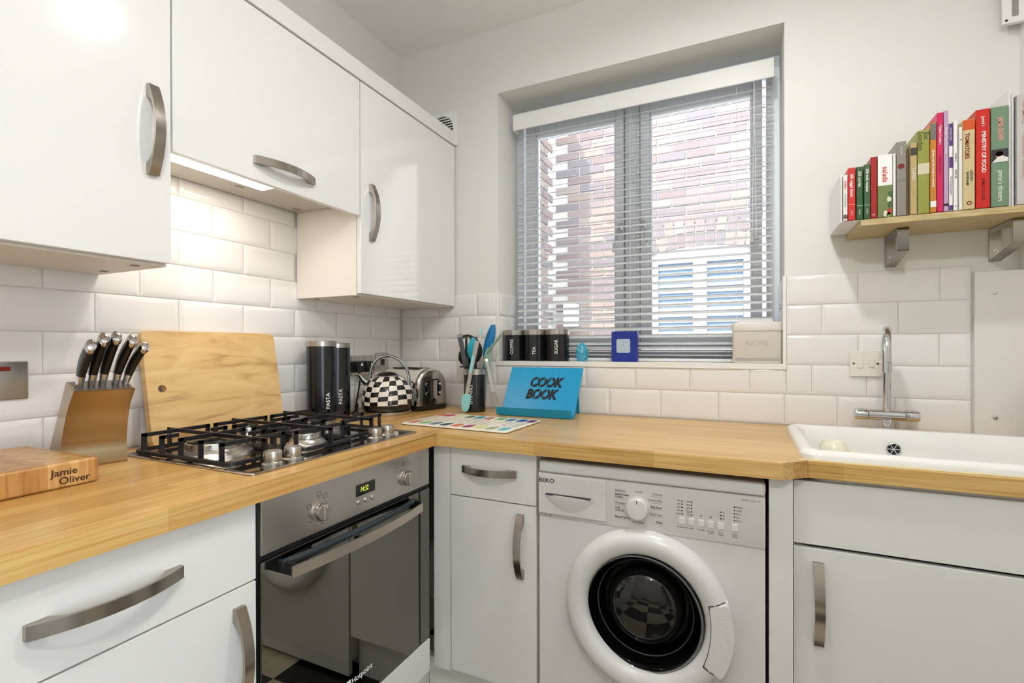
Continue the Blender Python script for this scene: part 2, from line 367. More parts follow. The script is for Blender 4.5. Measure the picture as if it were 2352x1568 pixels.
VB = Thing('venetian_blind', 'white slatted venetian blind lowered over the kitchen window', 'blind', (1.087, 0.135, WZ0))
bm = B(); box(bm, 0.556, 1.617, 0.100, 0.108, 2.168, 2.240, 0.003); box(bm, 0.556, 0.562, 0.108, 0.15, 2.170, 2.238); box(bm, 1.611, 1.617, 0.108, 0.15, 2.170, 2.238)
VB.part('valance', bm, blind_m)
VB.part('headrail', box(B(), 0.566, 1.608, 0.112, 0.160, 2.198, 2.238, 0.002), blind_m)
sl = B(); L = 1.042; wdt = 0.035
rings = []
for x in (0, L):
    rings.append([(x, -wdt / 2, 0), (x, -wdt / 4, 0.0009), (x, 0, 0.0012), (x, wdt / 4, 0.0009), (x, wdt / 2, 0), (x, wdt / 2, -0.0009), (x, 0, 0.0003), (x, -wdt / 2, -0.0009)])
loft(sl, rings); slat_me = mesh_from(sl, 'slat', slat_m, 60)
zs = []; z = 2.15
while z > 1.215: zs.append(z); z -= 0.0308
bot = []; z = 1.196
for k in range(5): bot.append(z); z -= 0.0155
for i, z in enumerate(zs + bot):
    tilt = math.radians(24 if i < len(zs) else 24 - (i - len(zs) + 1) * 3)
    o = bpy.data.objects.new('slat', slat_me); C.objects.link(o); o.parent = VB.o
    o.matrix_local = VB.inv @ Matrix.Translation((0.568, 0.135, z)) @ Matrix.Rotation(tilt, 4, 'X')
VB.part('bottom_rail', box(B(), 0.568, 1.610, 0.117, 0.153, 1.1215, 1.1330, 0.003), blind_m)
for x in (0.690, 1.087, 1.490):
    bm = B()
    for y in (0.1165, 0.1535): cyl(bm, (x, y, 1.128), (x, y, 2.20), 0.0007, n=6)
    VB.part('ladder_cord', bm, blind_m)
for x, z in ((1.543, 1.567), (1.557, 1.577)):
    bm = B(); cyl(bm, (x, 0.098, z + 0.028), (1.55, 0.105, 2.18), 0.0008, n=6); cd = VB.part('pull_cord', bm, blind_m)
    bm = B(); lathe(bm, [(0.002, 0.032), (0.004, 0.028), (0.0045, 0.018), (0.0085, 0.004), (0.0085, 0.0)], (x, 0.098, z), n=16); VB.part('cord_pull', bm, mat('cord_pull_grey', rgb(176, 172, 168), 0.5), cd)

# ------------------------------------------------------------------ outside
brick_m = mat('yellow_pink_brick', rgb(186, 150, 130), 0.9); n, l, b = nodes(brick_m)
oi = n.new('ShaderNodeObjectInfo'); rp = n.new('ShaderNodeValToRGB'); e = rp.color_ramp.elements
e[0].color = (*rgb(132, 115, 111), 1); e[1].color = (*rgb(154, 139, 130), 1); e.new(0.3).color = (*rgb(126, 117, 120), 1); e.new(0.65).color = (*rgb(148, 129, 121), 1)
l.new(oi.outputs['Random'], rp.inputs[0]); l.new(rp.outputs[0], b.inputs['Base Color'])
mort_m = mat('pale_mortar', rgb(204, 198, 192), 0.95)
NY = 2.2
NH = Thing('neighbouring_house', 'sunlit brick house wall with a white window seen through the blind', 'house', (0.8, NY, 0))
bm = B(); ax0, ax1, az0, az1 = 0.83, 1.585, 1.02, 2.0
box(bm, -0.1, ax0, NY + 0.012, NY + 0.25, -0.5, 3.6); box(bm, ax1, 3.6, NY + 0.012, NY + 0.25, -0.5, 3.6); box(bm, ax0, ax1, NY + 0.012, NY + 0.25, 1.99, 3.6); box(bm, ax0, ax1, NY + 0.012, NY + 0.25, -0.5, az0)
wallp = NH.part('mortar_wall', bm, mort_m)
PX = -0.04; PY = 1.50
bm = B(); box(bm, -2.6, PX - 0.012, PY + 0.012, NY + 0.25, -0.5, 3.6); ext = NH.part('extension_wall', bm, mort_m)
NH.part('sunlit_white_front', box(B(), -2.6, PX - 0.004, PY - 0.004, PY + 0.012, -0.5, 3.6), mat('baked_sunlight_white', rgb(226, 222, 214), 0.9), ext)  # glare of sun on the wing's brick front put into a plain white
def brick_mesh(wd):
    b2 = B(); box(b2, 0, wd, -0.0, 0.03, 0, 0.065, 0.003, 1); return mesh_from(b2, 'brick', brick_m)
BW = {0.215: brick_mesh(0.215), 0.1025: brick_mesh(0.1025)}
def put_brick(x, y, z, wd, rz=0, par=None):
    o = bpy.data.objects.new('brick', BW[wd]); C.objects.link(o); o.parent = par or NH.o
    o.matrix_local = NH.inv @ Matrix.Translation((x, y, z)) @ Matrix.Rotation(rz, 4, 'Z'); return o
cnt = 0
for row in range(12, 48):
    z = row * 0.075; x = -0.02 - (0.1125 if row % 2 else 0); k = 0
    while x < 2.0:
        wd = 0.215
        inwin = (z + 0.065 > az0 and z < az1 + 0.16 and x + wd > ax0 - 0.02 and x < ax1 + 0.02)
        clipl = x < PX - 0.02
        if x > 1.75 and z < 2.2: inwin = True
        if not inwin and not clipl: put_brick(x, NY + (0.005 if 2.1 < z < 2.24 else 0), z, wd, par=wallp); cnt += 1
        x += 0.225
cnt2 = 0
for row in range(12, 47):          # flank of the projecting wing (faces +x), in shade
    z = row * 0.075; y = PY + (0.01 if row % 2 else 0.122)
    if not row % 2:
        o = bpy.data.objects.new('brick', BW[0.1025]); C.objects.link(o); o.parent = ext; o.matrix_local = NH.inv @ Matrix.Translation((PX, PY + 0.01, z)) @ Matrix.Rotation(PI / 2, 4, 'Z')
    while y + 0.215 < NY:
        o = bpy.data.objects.new('brick', BW[0.215]); C.objects.link(o); o.parent = ext
        o.matrix_local = NH.inv @ Matrix.Translation((PX, y, z)) @ Matrix.Rotation(PI / 2, 4, 'Z'); y += 0.225; cnt2 += 1
# gauged arch over the neighbour's window
acx, rad0, acz = (ax0 + ax1) / 2, 1.55, 1.985 - 1.55 + 0.01
nv = 11
for k in range(nv):
    for tier in (0, 1):
        a = PI / 2 - (k - (nv - 1) / 2) * 0.0465; h = 0.105
        r0 = rad0 + tier * 0.112; da = 0.0465 / 2 - 0.0035
        bm = B(); loft(bm, [[(acx + rr * math.cos(aa), y, acz + rr * math.sin(aa)) for rr, aa in ((r0, a - da), (r0 + h, a - da), (r0 + h, a + da), (r0, a + da))] for y in (NY, NY + 0.03)])
        NH.part('brick', bm, brick_m, wallp)
nwm = mat('neighbour_window_paint', rgb(235, 235, 235), 0.5); ngl = mat('neighbour_glass', rgb(110, 130, 150), 0.05)
bm = B(); wy = NY + 0.06
for a in ((ax0, 0.867, 1.21, 1.875), (1.147, 1.252, 1.21, 1.875), (1.523, ax1, 1.21, 1.875), (ax0, ax1, 1.875, 2.09), (ax0, ax1, az0, 1.21)): box(bm, a[0], a[1], wy, wy + 0.06, a[2], a[3], 0.003)
nw = NH.part('window_frame', bm, nwm)
for x0, x1 in ((0.867, 1.147), (1.252, 1.523)):
    NH.part('pane', box(B(), x0, x1, wy + 0.04, wy + 0.045, 1.21, 1.875), ngl, nw)
    for k in range(13):
        NH.part('slat', box(B(), x0 + 0.004, x1 - 0.004, wy + 0.028, wy + 0.038, 1.235 + k * 0.049, 1.257 + k * 0.049), nwm, nw)
bm = B(); box(bm, 0.075, 0.20, NY - 0.09, NY, 1.36, 1.56, 0.01); fl = NH.part('wall_box', bm, nwm, wallp, 'small white box fixed to the bricks')
single('yard_ground', 'pale concrete yard outside the kitchen window', 'ground', box(B(), -3, 4, 0.32, NY, -0.3, -0.2), mat('concrete', rgb(170, 165, 158), 0.9), (0, 1, -0.2), kind='structure')

# ------------------------------------------------------------------ ceiling lights, out of frame: a spotlight, and a globe added for fill
GR = 0.052
x, y, z, p = SPOT
t = Thing('ceiling_spotlight', 'cylindrical ceiling spotlight above the washing machine', 'light', (x, y, H))
bm = B(); lathe(bm, [(0.058, H), (0.058, z), (0.050, z), (0.047, z + 0.006)], (x, y, 0), n=40, cap1=False); t.part('housing', bm, blind_m)
bm = B(); cyl(bm, (x, y, z + 0.004), (x, y, z + 0.007), 0.047, n=40); t.part('lens', bm, mat('lit_spot_lens', (0.9, 0.9, 0.9), 0.3, emit=WARM, estr=p / (PI * PI * 0.047 ** 2)))
for i, (x, y, p, sl_) in enumerate(FILL_GLOBES):
    t = Thing('added_fill_globe', 'opal globe added overhead out of view as a fill light', 'light', (x, y, H))  # extra globe, unseen, added to lift the ceiling and walls
    bm = B(); lathe(bm, [(0.05, 0.0), (0.05, -0.012), (0.012, -0.02), (0.012, -sl_ - 0.005)], (x, y, H), n=32); t.part('ceiling_rose', bm, chrome)
    bm = B(); sph(bm, (x, y, H - sl_ - GR), GR, u=32, v=20); t.part('globe', bm, mat('fill_globe_glow_%d' % i, (0.9, 0.9, 0.9), 0.3, emit=WARM, estr=p / (PI * 4 * PI * GR * GR)))

# ------------------------------------------------------------------ handles
def handle(c, along, out, Lh=0.2, wd=0.021, h=0.026):
    c, a, o = Vector(c), Vector(along).normalized(), Vector(out).normalized()
    top = lambda s: 0.010 + h * (1 - (2 * s / Lh) ** 2)
    hl = Lh / 2; pts = []; N = 16
    outer = [(-hl + Lh * i / N, top(-hl + Lh * i / N)) for i in range(N + 1)]
    f = hl - 0.026
    inner = [(f - 2 * f * i / N, 0) for i in range(N + 1)]
    inner = [(s, max(0.0, (top(s) - 0.0065) * min(1, (f - abs(s)) / 0.012))) for s, _ in inner]
    poly = [(-hl, 0)] + outer + [(hl, 0)] + inner
    bm = B(); side = a.cross(o)
    ws = [(-wd / 2, 0.0), (wd / 2, 0.0)]
    rings = [[c + a * s + o * t + side * d for s, t in poly] for d in (-wd / 2, wd / 2)]
    vs = [[bm.verts.new(p) for p in r] for r in rings]; n = len(poly)
    for i in range(n): j = (i + 1) % n; bm.faces.new((vs[0][i], vs[0][j], vs[1][j], vs[1][i]))
    # side faces as quads between the outer and inner curves
    no_ = N + 3
    for r, flip in ((vs[0], True), (vs[1], False)):
        out_i = list(range(0, no_)); in_i = [0] + list(range(n - 1, no_ - 1, -1)) + [no_ - 1]
        L1, L2 = len(out_i), len(in_i); i = j = 0
        while i < L1 - 1 or j < L2 - 1:
            s1 = poly[out_i[min(i + 1, L1 - 1)]][0]; s2 = poly[in_i[min(j + 1, L2 - 1)]][0]
            if j >= L2 - 1 or (i < L1 - 1 and s1 <= s2): tri = (out_i[i], out_i[i + 1], in_i[j]); i += 1
            else: tri = (out_i[i], in_i[j + 1], in_i[j]); j += 1
            if len(set(tri)) == 3:
                try: bm.faces.new([r[k] for k in (tri if not flip else tri[::-1])])
                except ValueError: pass
    return bm
AX, AY, AZ = (1, 0, 0), (0, 1, 0), (0, 0, 1)

# ------------------------------------------------------------------ wall cabinets (left wall)
XD = 0.309
def wall_cab(name, label, y0, y1, z0, z1, hc, hal, screws=()):
    t = Thing(name, label, 'cabinet', (0.0, (y0 + y1) / 2, z0))
    t.part('carcass', box(B(), 0.001, XD - 0.021, y0 + 0.001, y1 - 0.001, z0, z1, 0.001), carc_w)
    d = t.part('door', box(B(), XD - 0.019, XD, y0 + 0.0018, y1 - 0.0018, z0 + 0.006, z1, 0.0025, 2), gloss_w)
    t.part('handle', handle(hc, hal, AX), brush, d, 'brushed nickel bow handle')
    for x, y in screws:
        bm = B(); cyl(bm, (x, y, z0), (x, y, z0 - 0.0012), 0.009, n=20); t.part('screw_cover', bm, print_g)
    return t
wall_cab('wall_cabinet', 'gloss white wall cabinet with upright handle, left of the lit cooker hood', -1.815, -1.204, 1.368, 2.100, (XD, -1.246, 1.664), AZ, ((0.09, -1.235), (0.25, -1.25)))
wall_cab('wall_cabinet', 'gloss white wall cabinet in the corner beside the window', -0.602, -0.002, 1.362, 2.100, (XD, -0.550, 1.657), AZ, ((0.06, -0.56), (0.25, -0.56)))
t = Thing('hood_cabinet', 'gloss white lift-up cabinet above the cooker hood with a horizontal handle', 'cabinet', (0, -0.903, 1.634))
t.part('carcass', box(B(), 0.001, XD - 0.021, -1.203, -0.603, 1.74, 2.100, 0.001), carc_w)
d = t.part('door', box(B(), XD - 0.019, XD, -1.2022, -0.6038, 1.634, 2.100, 0.0025, 2), gloss_w)
t.part('handle', handle((XD, -0.902, 1.688), AY, AX), brush, d, 'brushed nickel bow handle')
single('cornice', 'gloss white cornice strip running along the top of the wall cabinets', 'cornice', box(B(), XD - 0.03, XD + 0.004, -1.815, -0.002, 2.104, 2.165, 0.004, 3), gloss_w, (0.29, -0.9, 2.104))
t = Thing('cooker_hood', 'built-in cooker hood with a lit strip lamp under the cabinet', 'hood', (0.0, -0.903, 1.68))
hood_m = mat('hood_grey', rgb(196, 190, 180), 0.4)
t.part('hood_body', box(B(), 0.002, XD - 0.022, -1.2015, -0.6045, 1.681, 1.739, 0.002), hood_m)
t.part('grease_filter', box(B(), 0.012, 0.108, -1.19, -0.612, 1.677, 1.681, 0.001), hood_m)
t.part('lamp_panel', box(B(), 0.112, 0.28, -1.195, -0.612, 1.675, 1.681, 0.002), hood_m)
t.part('filter_latch', box(B(), 0.05, 0.056, -0.66, -0.625, 1.674, 1.678), steel_h); t.part('filter_latch', box(B(), 0.095, 0.1, -0.905, -0.88, 1.674, 1.678), steel_h)
HOODC = (1.0, 0.92, 0.82)
t.part('strip_lamp', box(B(), 0.135, 0.205, -1.19, -0.845, 1.6725, 1.675, 0.001), mat('lit_strip', (1, 1, 1), 0.4, emit=(1, 0.93, 0.84), estr=10))
hl = lamp('hood_bulb', 'AREA', (0, 0, 0), 0.72, HOODC, 0.06, (0, 0, 0), 0.34); hl.parent = t.o; hl.location = (0.17, -1.017 + 0.903, -0.009)

# ------------------------------------------------------------------ worktops
D1, D2 = 0.625, 0.616
bm = B(); prism(bm, [(0.002, -1.95), (D1, -1.95), (D1, -D2), (0.660, -D2 + 0.035), (0.660, -0.002), (0.002, -0.002)], (0, 0, 0), AX, AY, 0.870, 0.910)
bmesh.ops.bevel(bm, geom=[e for e in bm.edges if abs(e.verts[0].co.z - 0.91) < 1e-5 and abs(e.verts[1].co.z - 0.91) < 1e-5], offset=0.0025, segments=2, affect='EDGES')
single('worktop', 'pale oak stave worktop along the wall under the hob', 'worktop', bm, oak_y, (0.3, -0.97, 0.91))
bm = B()
prism(bm, [(D1 + 0.001, -D2), (1.594, -D2), (1.641, -0.571), (1.648, -0.571), (1.648, -0.002), (0.661, -0.002), (0.661, -D2 + 0.036)], (0, 0, 0), AX, AY, 0.870, 0.910)
bmesh.ops.bevel(bm, geom=[e for e in bm.edges if abs(e.verts[0].co.z - 0.91) < 1e-5 and abs(e.verts[1].co.z - 0.91) < 1e-5], offset=0.0025, segments=2, affect='EDGES')
box(bm, 1.648, 2.30, -0.571, -0.548, 0.870, 0.910, 0.0025); box(bm, 1.648, 2.30, -0.118, -0.002, 0.870, 0.910); box(bm, 2.262, XR - 0.002, -0.571, -0.002, 0.870, 0.910, 0.0025)
single('worktop', 'pale oak stave worktop running below the window to the sink', 'worktop', bm, oak_x, (1.3, -0.3, 0.91))

# ------------------------------------------------------------------ base units
XF = 0.602
t = Thing('drawer_base_unit', 'white base unit left of the oven with a drawer over a door', 'cabinet', (0.3, -1.46, 0.0))
t.part('carcass', box(B(), 0.02, XF - 0.022, -1.711, -1.211, 0.15, 0.868), carc_w)
d = t.part('drawer_front', box(B(), XF - 0.019, XF, -1.7095, -1.2125, 0.7085, 0.866, 0.002), satin_w); t.part('handle', handle((XF, -1.460, 0.787), AY, AX, 0.205), brush, d, 'brushed nickel bow handle')
d = t.part('door', box(B(), XF - 0.019, XF, -1.7095, -1.2125, 0.155, 0.7055, 0.002), satin_w); t.part('handle', handle((XF, -1.252, 0.568), AZ, AX, 0.205), brush, d, 'brushed nickel bow handle')
YC = -0.590
t = Thing('corner_base_unit', 'narrow white base unit with drawer and door, left of the washing machine', 'cabinet', (0.81, -0.3, 0.0))
t.part('carcass', box(B(), 0.664, 0.964, YC + 0.022, -0.02, 0.15, 0.868), carc_w)
d = t.part('drawer_front', box(B(), 0.6665, 0.9600, YC, YC + 0.019, 0.7155, 0.866, 0.002), satin_w); t.part('handle', handle((0.806, YC, 0.803), AX, (0, -1, 0), 0.185), brush, d, 'brushed nickel bow handle')
d = t.part('door', box(B(), 0.6665, 0.9600, YC, YC + 0.019, 0.160, 0.7125, 0.002), satin_w); t.part('handle', handle((0.911, YC, 0.592), AZ, (0, -1, 0), 0.19), brush, d, 'brushed nickel bow handle')
single('corner_filler_post', 'white filler post between the oven and the corner base unit', 'filler panel', box(B(), XF - 0.003, 0.663, YC + 0.004, YC + 0.024, 0.15, 0.868, 0.001), satin_w, (0.63, YC + 0.01, 0.15))
single('washing_machine_side_panel', 'white upright side panel between the washing machine and the sink unit', 'panel', box(B(), 1.5655, 1.616, -0.588, -0.02, 0.0, 0.868, 0.001), satin_w, (1.59, -0.3, 0.0))
YS = -0.556
t = Thing('sink_base_unit', 'white base unit under the sink with blank drawer front and door', 'cabinet', (1.95, -0.3, 0.0))
t.part('carcass', box(B(), 1.6175, 1.64, YS + 0.021, -0.02, 0.15, 0.862), carc_w); t.part('carcass', box(B(), 2.20, 2.218, YS + 0.021, -0.02, 0.15, 0.862), carc_w); t.part('carcass', box(B(), 1.64, 2.2, YS + 0.021, -0.02, 0.15, 0.168), carc_w)
t.part('drawer_front', box(B(), 1.620, 2.216, YS, YS + 0.019, 0.7085, 0.860, 0.002), satin_w)
d = t.part('door', box(B(), 1.620, 2.216, YS, YS + 0.019, 0.155, 0.7005, 0.002), satin_w); t.part('handle', handle((1.671, YS, 0.573), AZ, (0, -1, 0), 0.195), brush, d, 'brushed nickel bow handle')
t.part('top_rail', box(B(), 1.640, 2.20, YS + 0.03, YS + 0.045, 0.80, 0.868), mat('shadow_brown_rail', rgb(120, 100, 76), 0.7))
for nm_, lb_, (xa, xb, ya, yb), dr_ in (('end_base_unit', 'narrow white base unit at the left end of the worktop, past the drawers', (0.02, XF - 0.022, -1.93, -1.713), 'x'), ('end_base_unit', 'white base unit at the right end of the worktop, past the sink unit', (2.222, XR - 0.004, YS + 0.021, -0.02), 'y')):
    t = Thing(nm_, lb_, 'cabinet', ((xa + xb) / 2, (ya + yb) / 2, 0.0))
    t.part('carcass', box(B(), xa if dr_ == 'x' else 2.285, xb, ya, yb, 0.15, 0.868), carc_w)
    if dr_ == 'x': d = t.part('door', box(B(), XF - 0.019, XF, ya + 0.002, yb - 0.002, 0.155, 0.866, 0.002), satin_w); t.part('handle', handle((XF, yb - 0.04, 0.60), AZ, AX, 0.2), brush, d)
    else: d = t.part('door', box(B(), xa, xb, YS, YS + 0.019, 0.155, 0.860, 0.002), satin_w); t.part('handle', handle((xa + 0.04, YS, 0.60), AZ, (0, -1, 0), 0.2), brush, d)
single('plinth', 'white plinth board under the oven and drawers', 'plinth', box(B(), 0.535, 0.55, -1.95, -0.52, 0.0, 0.148), satin_w, (0.54, -1.2, 0))
single('plinth', 'white plinth board below the narrow corner unit', 'plinth', box(B(), 0.552, 0.964, -0.545, -0.53, 0.0, 0.148), satin_w, (0.76, -0.54, 0))
single('plinth', 'white plinth board below the sink unit', 'plinth', box(B(), 1.618, 2.218, -0.51, -0.495, 0.0, 0.148), satin_w, (1.9, -0.5, 0))

# ------------------------------------------------------------------ oven
t = Thing('built_in_oven', 'stainless steel built-in electric oven with mirrored glass door', 'oven', (0.3, -0.91, 0.26))
Y0, Y1 = -1.2075, -0.613
t.part('oven_body', box(B(), 0.05, XF - 0.022, Y0 + 0.01, Y1 - 0.01, 0.262, 0.862), gap_m)
cp = t.part('control_panel', box(B(), XF - 0.02, XF + 0.003, Y0 + 0.004, Y1 - 0.006, 0.749, 0.8655, 0.003), steel)
t.part('panel_backing', box(B(), XF - 0.022, XF - 0.006, Y0, Y1 - 0.001, 0.262, 0.866), black_p)
dr = t.part('door_glass', box(B(), XF - 0.02, XF + 0.002, Y0 + 0.004, Y1 - 0.004, 0.264, 0.737, 0.002), mirror_g)
for y in (-1.051, -0.738):
    bm = B(); lathe(bm, [(0.024, 0), (0.024, 0.003), (0.0205, 0.004), (0.0195, 0.013), (0.0185, 0.0145)], (XF + 0.003, y, 0.797), AX, 32); kn = t.part('knob', bm, steel_h)
    bm = B(); box(bm, XF + 0.01, XF + 0.026, y - 0.0085, y + 0.0085, 0.797 - 0.0195, 0.797 + 0.0195, 0.004, 3); t.part('knob_grip', bm, steel_h, kn)
    bm = B(); cyl(bm, (XF + 0.0258, y, 0.810), (XF + 0.0265, y, 0.810), 0.0016, n=12); t.part('knob_mark', bm, print_w, kn)
dp = t.part('display', box(B(), XF + 0.002, XF + 0.0045, -0.936, -0.867, 0.796, 0.826, 0.0008), black_g)
t.part('clock_digits', text_mesh('14:32', 0.019, (XF + 0.0046, -0.908, 0.8115), AY, AZ, mat('lit_digits', rgb(200, 210, 60), 0.5, emit=rgb(205, 215, 60), estr=0.8), bold=0.0, sx=0.72, shear=0.12), mat('lit_digits'), dp)
for y, s in ((-0.927, '-'), (-0.902, 'o'), (-0.876, '+')):
    bm = B(); lathe(bm, [(0.0065, 0), (0.0065, 0.003), (0.0055, 0.004)], (XF + 0.003, y, 0.7805), AX, 24); bt = t.part('button', bm, steel_h)
    t.part('button_mark', text_mesh(s, 0.010, (XF + 0.0071, y, 0.7805), AY, AZ, print_g, ext=0.0001), print_g, bt)
def frame_mark(y, z, s=0.0055):
    bm = B(); x0, x1 = XF + 0.003, XF + 0.0033; w_ = 0.0007
    for a in ((y - s, y + s, z + s - w_, z + s), (y - s, y + s, z - s, z - s + w_), (y - s, y - s + w_, z - s, z + s), (y + s - w_, y + s, z - s, z + s)): box(bm, x0, x1, *a)
    t.part('printed_symbol', bm, print_d, cp)
for y, z in ((-1.054, 0.838), (-1.036, 0.829), (-1.083, 0.816), (-0.748, 0.840)): frame_mark(y, z)
bm = B()
for y, z in ((-1.083, 0.797), (-1.079, 0.780), (-1.062, 0.766), (-1.045, 0.766), (-1.054, 0.829)): box(bm, XF + 0.003, XF + 0.0032, y - 0.003, y + 0.003, z - 0.0006, z + 0.0006)
t.part('printed_ticks', bm, print_d, cp)
bm = B(); lathe(bm, [(0.0055, 0), (0.005, 0.002), (0.003, 0.003)], (XF + 0.003, -0.783, 0.8295), AX, 20); t.part('indicator_lamp', bm, steel_h)
# handle: bowed steel front plate on a black moulded grip
arc = lambda bow, x: [(x + bow * (1 - (2 * k / 20 - 1) ** 2), -1.163 + 0.452 * k / 20, 0.709) for k in range(21)]
bm = B(); strip(bm, arc(0.020, 0.646), 0.024, 0.005, AZ); hd = t.part('door_handle', bm, mat('handle_plate', rgb(202, 192, 180), 0.35, 1.0), label='bowed satin steel door handle plate')
bm = B(); tube(bm, [(p[0], p[1], 0.722) for p in arc(0.018, 0.616)], 0.0085, 12); t.part('handle_grip', bm, mat('grip_black', rgb(40, 50, 55), 0.25), hd)
bm = B()
for y in (-1.158, -0.716): box(bm, XF + 0.001, 0.646, y - 0.005, y + 0.005, 0.699, 0.727, 0.003)
box(bm, XF + 0.001, 0.612, -1.15, -0.72, 0.701, 0.708, 0.002)
t.part('handle_mount', bm, black_p, hd)
lg = t.part('logo', text_mesh('Hotpoint', 0.020, (XF + 0.0022, -0.915, 0.3315), AY, AZ, print_w, bold=0.008), print_w, dr)
t.part('logo_badge', box(B(), XF + 0.002, XF + 0.0024, -0.971, -0.955, 0.323, 0.341, 0.0001), print_w, dr)
single('oven_fascia', 'white fascia strip below the oven door', 'panel', box(B(), XF - 0.019, XF + 0.002, Y0 + 0.002, Y1 - 0.002, 0.155, 0.258, 0.003), satin_w, (XF, -0.91, 0.155))

# ------------------------------------------------------------------ hob
t = Thing('gas_hob', 'stainless steel four-burner gas hob with black pan supports', 'hob', (0.325, -0.912, 0.91))
HX0, HX1, HY0, HY1 = 0.088, 0.570, -1.199, -0.628
bm = B(); ring = lambda i, z: [(x, y, z) for x, y in rrect((HX0 + HX1) / 2, (HY0 + HY1) / 2, (HX1 - HX0) / 2 - i, (HY1 - HY0) / 2 - i, 0.014)]
loft(bm, [ring(0, 0.9102), ring(0.0, 0.9125), ring(0.003, 0.9145), ring(0.009, 0.9145), ring(0.014, 0.9120), ring(0.02, 0.9118)])
plate = t.part('hob_plate', bm, darksteel)
gw = (HY1 - HY0 - 0.03) / 3
GX0, GX1 = 0.100, 0.470
gcs = [HY0 + 0.015 + gw * (k + 0.5) for k in range(3)]
for gi, gy in enumerate(gcs):
    a, b2 = gy - gw / 2 + 0.003, gy + gw / 2 - 0.003; x0, x1 = GX0, GX1 + (0.022 if gi == 1 else 0)
    bm = B(); rg = lambda ins, z: [(x, y, z) for x, y in rrect((x0 + x1) / 2, (a + b2) / 2, (x1 - x0) / 2 - ins, (b2 - a) / 2 - ins, max(0.02 - ins, 0.004))]
    loft(bm, [rg(0, 0.9145), rg(0, 0.922), rg(0.002, 0.924), rg(0.008, 0.924), rg(0.009, 0.9145), rg(0, 0.9145)], False, False)
    ps = t.part('pan_support', bm, black_iron)
    zt, zb, ht = 0.966, 0.918, 0.010
    xs = [x0 + 0.035 + (x1 - x0 - 0.07) * k / 4 for k in range(5)]
    for k, x in enumerate(xs):
        bm = B()
        if k % 2 == 0:
            box(bm, x - 0.0025, x + 0.0025, a + 0.002, b2 - 0.002, zt - ht, zt, 0.001, 1)
            box(bm, x - 0.0025, x + 0.0025, a + 0.002, a + 0.014, zb, zt, 0.001, 1); box(bm, x - 0.0025, x + 0.0025, b2 - 0.014, b2 - 0.002, zb, zt, 0.001, 1)
        else:
            for s, e0 in ((1, a + 0.002), (-1, b2 - 0.002)):
                ya, yb = sorted((e0, e0 + s * 0.045)); box(bm, x - 0.0025, x + 0.0025, ya, yb, zt - ht, zt, 0.001, 1)
                ya, yb = sorted((e0, e0 + s * 0.012)); box(bm, x - 0.0025, x + 0.0025, ya, yb, zb, zt, 0.001, 1)
                t.part('support_finger', bm, black_iron, ps); bm = B()
        if k % 2 == 0: t.part('support_bar', bm, black_iron, ps)
    bm = B(); box(bm, x0 - 0.008, x1 + 0.010, gy - 0.0025, gy + 0.0025, zt - ht, zt, 0.001, 1)
    for xx in (x0 - 0.008, x1 - 0.004): box(bm, xx, xx + 0.014, gy - 0.0025, gy + 0.0025, zb, zt, 0.001, 1)
    t.part('support_bar', bm, black_iron, ps)
cap_m = mat('burner_cap_black', rgb(28, 27, 27), 0.3)
for x, y, r in ((0.285, gcs[0], 0.062), (0.405, gcs[1], 0.037), (0.165, gcs[1], 0.030), (0.26, gcs[2], 0.046)):
    bm = B(); lathe(bm, [(r * 1.45, 0.912), (r * 1.4, 0.918), (r * 1.2, 0.923), (r * 1.12, 0.930), (r * 1.02, 0.931), (r * 1.0, 0.944), (r * 0.96, 0.946)], (x, y, 0)); bu = t.part('burner', bm, steel_h)
    bm = B(); lathe(bm, [(r * 0.92, 0.945), (r * 0.92, 0.949), (r * 0.8, 0.952), (0.0, 0.953)], (x, y, 0), cap1=False); t.part('burner_cap', bm, cap_m, bu)
    bm = B()
    for k in range(18):
        aa = 2 * PI * k / 18; cyl(bm, (x + r * 0.93 * math.cos(aa), y + r * 0.93 * math.sin(aa), 0.941), (x + r * 1.012 * math.cos(aa), y + r * 1.012 * math.sin(aa), 0.941), 0.0018, n=6)
    t.part('flame_port', bm, print_d, bu)
for y in (-1.114, -1.060, -0.776, -0.724):
    bm = B(); lathe(bm, [(0.0235, 0.912), (0.0235, 0.9165), (0.0205, 0.9175), (0.0175, 0.9215)], (0.526, y, 0)); kn = t.part('control_knob', bm, steel_h)
    bm = B(); lathe(bm, [(0.0185, 0.921), (0.0195, 0.9235), (0.0195, 0.942), (0.0182, 0.9445), (0.0175, 0.9445)], (0.526, y, 0)); t.part('knob_cap', bm, steel_h, kn)

# ------------------------------------------------------------------ washing machine
t = Thing('washing_machine', 'white front-loading washing machine under the worktop', 'washing machine', (1.263, -0.3, 0.0))
WY = -0.588; A0, A1 = 0.9705, 1.5575; NY_ = (0, -1, 0)
t.part('body', box(B(), A0, A1, WY + 0.072, -0.03, 0.01, 0.835, 0.006), appl_w)
t.part('upper_body', box(B(), A0, A1, WY + 0.004, WY + 0.07, 0.694, 0.835), appl_w)
bm = B(); hxc, hzc = 1.266, 0.479; rc = []; ro = []
for k in range(96):
    a = 2 * PI * k / 96; c_, s_ = math.cos(a), math.sin(a); rc.append((hxc + 0.155 * c_, hzc + 0.155 * s_))
    f_ = min(((A1 if c_ > 0 else A0) - hxc) / c_ if abs(c_) > 1e-6 else 9, ((0.6925 if s_ > 0 else 0.06) - hzc) / s_ if abs(s_) > 1e-6 else 9); ro.append([hxc + c_ * f_, hzc + s_ * f_])
for cx_, cz_ in ((A0, 0.06), (A1, 0.06), (A0, 0.6925), (A1, 0.6925)):
    j = min(range(96), key=lambda q: (ro[q][0] - cx_) ** 2 + (ro[q][1] - cz_) ** 2); ro[j] = [cx_, cz_]
